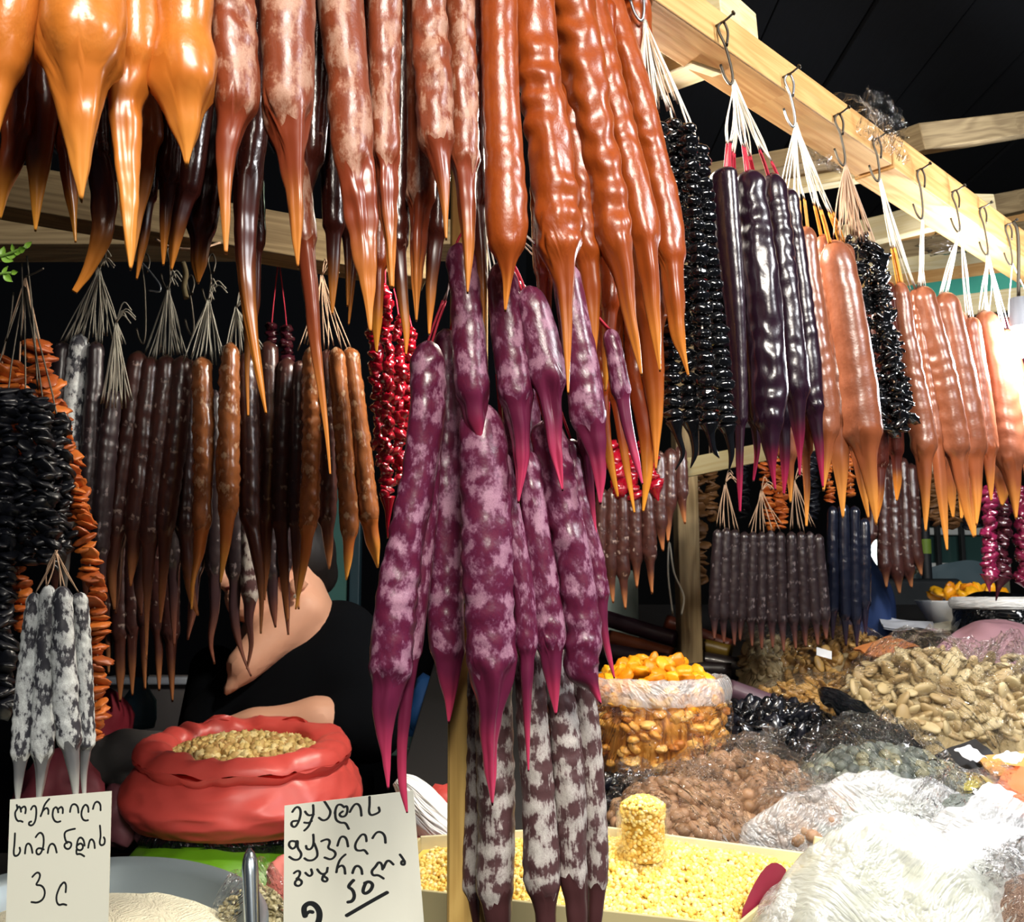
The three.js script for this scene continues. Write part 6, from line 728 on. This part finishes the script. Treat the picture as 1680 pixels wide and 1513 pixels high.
// ------------------------------------------------------------------ dim things behind the counter
function block(name, label, cat, x, y, Z, w, h, d, mat, rot = 0, parts) { const g = thing(name, label, cat, null, P(x, y, Z)); g.rotation.y = rot; mesh(name === 'cloth' ? 'folded_cloth' : 'case', new RoundedBoxGeometry(w, h, d, 3, Math.min(w, h, d) * 0.12), mat, g); if (parts) parts(g); return g; }
block('cabinet', 'pale grey cabinet with a bright white sill behind the silhouettes at the left', 'cabinet', 262, 1190, 2.8, 0.36, 0.26, 0.2, std({ color: 0x8a8078, roughness: 0.7 }), 0, (g) => { const s = mesh('sill', new RoundedBoxGeometry(0.3, 0.02, 0.04, 2, 0.006), std({ color: 0xf2f4f4, roughness: 0.4 }), g); s.position.set(0, 0.13, 0.11); });
{ const g = thing('jug', 'blue-grey plastic jug beside the seller, left of the cabinet', 'jug', null, P(226, 1196, 2.2)); mesh('jug_body', new THREE.LatheGeometry([[0.001, 0], [0.034, 0.002], [0.038, 0.02], [0.036, 0.06], [0.02, 0.085], [0.015, 0.1], [0.017, 0.115], [0.001, 0.116]].map((q) => new THREE.Vector2(...q)), 32), phy({ color: 0x5d7f8c, roughness: 0.35, transmission: 0.2, thickness: 0 }), g); const cp = mesh('cap', new THREE.CylinderGeometry(0.018, 0.018, 0.02, 20), std({ color: 0x4a2a2a, roughness: 0.5 }), g); cp.position.y = 0.122; }
{ const g = thing('red_cloth', 'dark red cloth bundle behind the long orange fruit strand', 'cloth', null, P(165, 1205, 2.0)); mesh('folded_cloth', lump(0.075, 0.8, 1.05, 0.7, 0.3, 1.6, 11, 4), std({ color: 0x7c1226, roughness: 0.8 }), g); }
{ const g = thing('pink_sack', 'dusky pink plastic sack behind the white-crusted candies', 'sack', null, P(95, 1330, 1.5)); mesh('sack_side', lump(0.075, 0.9, 1.1, 0.6, 0.3, 1.6, 17, 4), phy({ color: 0x8a3c48, roughness: 0.5 }), g); }
{ const g = thing('grey_wrap', 'grey-mauve wrapped parcel left of the red sack', 'parcel', null, P(196, 1340, 1.6)); mesh('wrap', lump(0.06, 0.7, 0.8, 0.6, 0.3, 1.6, 19, 4), phy({ color: 0x7c4a54, roughness: 0.5 }), g); }
{ const g = thing('blue_cloth', 'bright blue cloth behind the pink tails, left of the post', 'cloth', null, P(700, 1170, 2.5)); mesh('folded_cloth', lump(0.1, 0.7, 0.85, 0.5, 0.35, 1.8, 23, 4), std({ color: 0x144a86, roughness: 0.75 }), g); }
{ const g = thing('shelf', 'dark teal shelf edge left of the post', 'shelf', null, P(700, 1218, 2.45)); mesh('board', new RoundedBoxGeometry(0.5, 0.02, 0.3, 2, 0.005), std({ color: 0x3c5450, roughness: 0.5 }), g); const b = mesh('support', new RoundedBoxGeometry(0.04, 0.9, 0.04, 2, 0.005), std({ color: 0x16181a, roughness: 0.6 }), g); b.position.set(0.18, -0.46, 0); }
{ const g = thing('door_panel', 'teal glazed panel behind the head of the seller', 'panel', null, P(545, 930, 2.9)); mesh('pane', new RoundedBoxGeometry(0.09, 0.9, 0.02, 2, 0.004), std({ color: 0x4c7a74, roughness: 0.3 }), g); const f = mesh('frame', new RoundedBoxGeometry(0.03, 0.9, 0.04, 2, 0.004), std({ color: 0x2c4650, roughness: 0.4 }), g); f.position.set(0.07, 0, 0.01); }
// far right: window, poles, tarpaulin, coat
{ const Z = 4.6, s = mpp(900, Z), g = new THREE.Group(); g.name = 'window_1'; g.userData.kind = 'structure'; g.position.copy(P(1575, 915, Z)); scene.add(g); const fr = std({ color: 0xdfe4e2, roughness: 0.5 });
  for (const [y, h] of [[-42, 12], [14, 10]]) { const m = mesh('window_frame', new RoundedBoxGeometry(150 * s, h * s, 0.05, 2, 0.006), fr, g); m.position.set(0, -y * s, 0.02); } const gl = mesh('glass', new RoundedBoxGeometry(150 * s, 90 * s, 0.012, 2, 0.003), std({ color: 0x35524f, roughness: 0.12 }), g); gl.position.y = 6 * s; const b = mesh('wall_below', new RoundedBoxGeometry(150 * s, 50 * s, 0.05, 2, 0.005), std({ color: 0x8b8a70, roughness: 0.9 }), g); b.position.y = -45 * s; for (const x of [-44, -5]) { const m = mesh('window_bar', new RoundedBoxGeometry(7 * s, 120 * s, 0.03, 2, 0.004), std({ color: 0x14181a, roughness: 0.6 }), g); m.position.set(x * s, 0, 0.06); } const low = mesh('wall_below', new RoundedBoxGeometry(150 * s, 1.6, 0.05, 2, 0.005), std({ color: 0x22262a, roughness: 0.9 }), g); low.position.y = -70 * s - 0.8; }
{ const Z = 3.4, s = mpp(940, Z), g = thing('pole', 'dark pole with a green band in front of the far window', 'pole', null, P(1521, 945, Z)); mesh('upright', new THREE.CylinderGeometry(8 * s, 8.5 * s, 190 * s, 18), std({ color: 0x10151a, roughness: 0.6 }), g); const a = mesh('green_band', new THREE.CylinderGeometry(9 * s, 9 * s, 24 * s, 18), std({ color: 0x6f8a2e, roughness: 0.6 }), g); a.position.y = 48 * s; const b = mesh('blue_tie', new THREE.CylinderGeometry(9.4 * s, 9.4 * s, 8 * s, 18), std({ color: 0x1c3c9c, roughness: 0.5 }), g); b.position.y = -20 * s; }
{ const g = thing('tarpaulin', 'grey-blue tarpaulin over stacked goods beyond the counter', 'tarpaulin', null, P(1570, 990, 3.5)); mesh('sheet', grid(20, 20, (u, v) => V((u - 0.5) * 0.3, 0.1 - v * 0.22 + 0.05 * Math.sin(u * 2.6) + 0.012 * noise(u * 4, v * 4, 1), v * 0.08)), std({ color: 0x43565e, roughness: 0.5, side: THREE.DoubleSide }), g); mesh('stack', new RoundedBoxGeometry(0.28, 0.22, 0.2, 2, 0.02).translate(0, -0.06, -0.13), std({ color: 0x1c2426, roughness: 0.8 }), g); }
block('crate', 'dark crate behind the white papers', 'crate', 1470, 985, 3.3, 0.36, 0.14, 0.2, std({ color: 0x151b1e, roughness: 0.7 }));
{ const Z = 4.2, g = thing('lit_panel', 'bright white lamp panel glimpsed beside the blue coat', 'lamp', null, P(1440, 915, Z)); mesh('glowing_face', new RoundedBoxGeometry(0.07, 0.15, 0.02, 2, 0.004), std({ color: 0xffffff, emissive: 0xf4fff8, emissiveIntensity: 1.2 }), g); mesh('casing', new RoundedBoxGeometry(0.09, 0.17, 0.02, 2, 0.004).translate(0, 0, -0.015), std({ color: 0x3a3d3c, roughness: 0.5 }), g); mesh('stand', new THREE.CylinderGeometry(0.012, 0.014, g.position.y, 12).translate(0, -g.position.y / 2, -0.02), std({ color: 0x202224, roughness: 0.5 }), g); }  // brightness of the panel given as a glow; casing and stand added
{ const Z = 2.7, g = thing('blue_coat', 'dark blue coat hanging behind the blue-black candies', 'coat'), ctl = [[1392, 885, 34], [1402, 930, 60], [1420, 980, 84], [1425, 1045, 92]], { out } = profile(ctl, 6); mesh('coat_body', sweep(out.map((q) => P(q[0], q[1], Z)), out.map((q) => q[2] / 2 * mpp(q[1], Z)), 28, (i, th) => 1 + 0.14 * Math.cos(th * 4 + i * 0.05) + 0.1 * noise(Math.cos(th) * 2, Math.sin(th) * 2, i * 0.1), true, true).whole(), std({ color: 0x16305e, roughness: 0.8 }), g); }
{ const g = thing('upright', 'dark timber upright left of the grey-brown bundle', 'post', null, V(0, 0, 0)); const b = P(1135, 1060, 2.35); bar('timber', V(b.x, 0.2, b.z), V(b.x - 0.01, 2.3, b.z), 0.07, 0.05, M.old, g, V(0, 0, 1)); }
{ const g = thing('cord', 'pale looped cord hanging right of the purple bunch', 'cord'); const Z = 2.2; mesh('cord_length', wire([P(1104, 1010, Z), P(1096, 940, Z), P(1098, 890, Z), P(1106, 940, Z), P(1122, 980, Z), P(1118, 1010, Z)], 0.0022, 7), M.stringGrey, g); }
block('box', 'pale green-grey box end under the brown bundle right of the purple candies', 'box', 1016, 1000, 2.6, 0.09, 0.2, 0.1, std({ color: 0x8fa096, roughness: 0.6 }));

if (typeof AUDIT !== 'undefined') scene.children.forEach((o) => { const l = o.userData.label; if (l && l.split(/\s+/).length > 16) console.log(l.split(/\s+/).length, l); });
renderer.render(scene, camera);
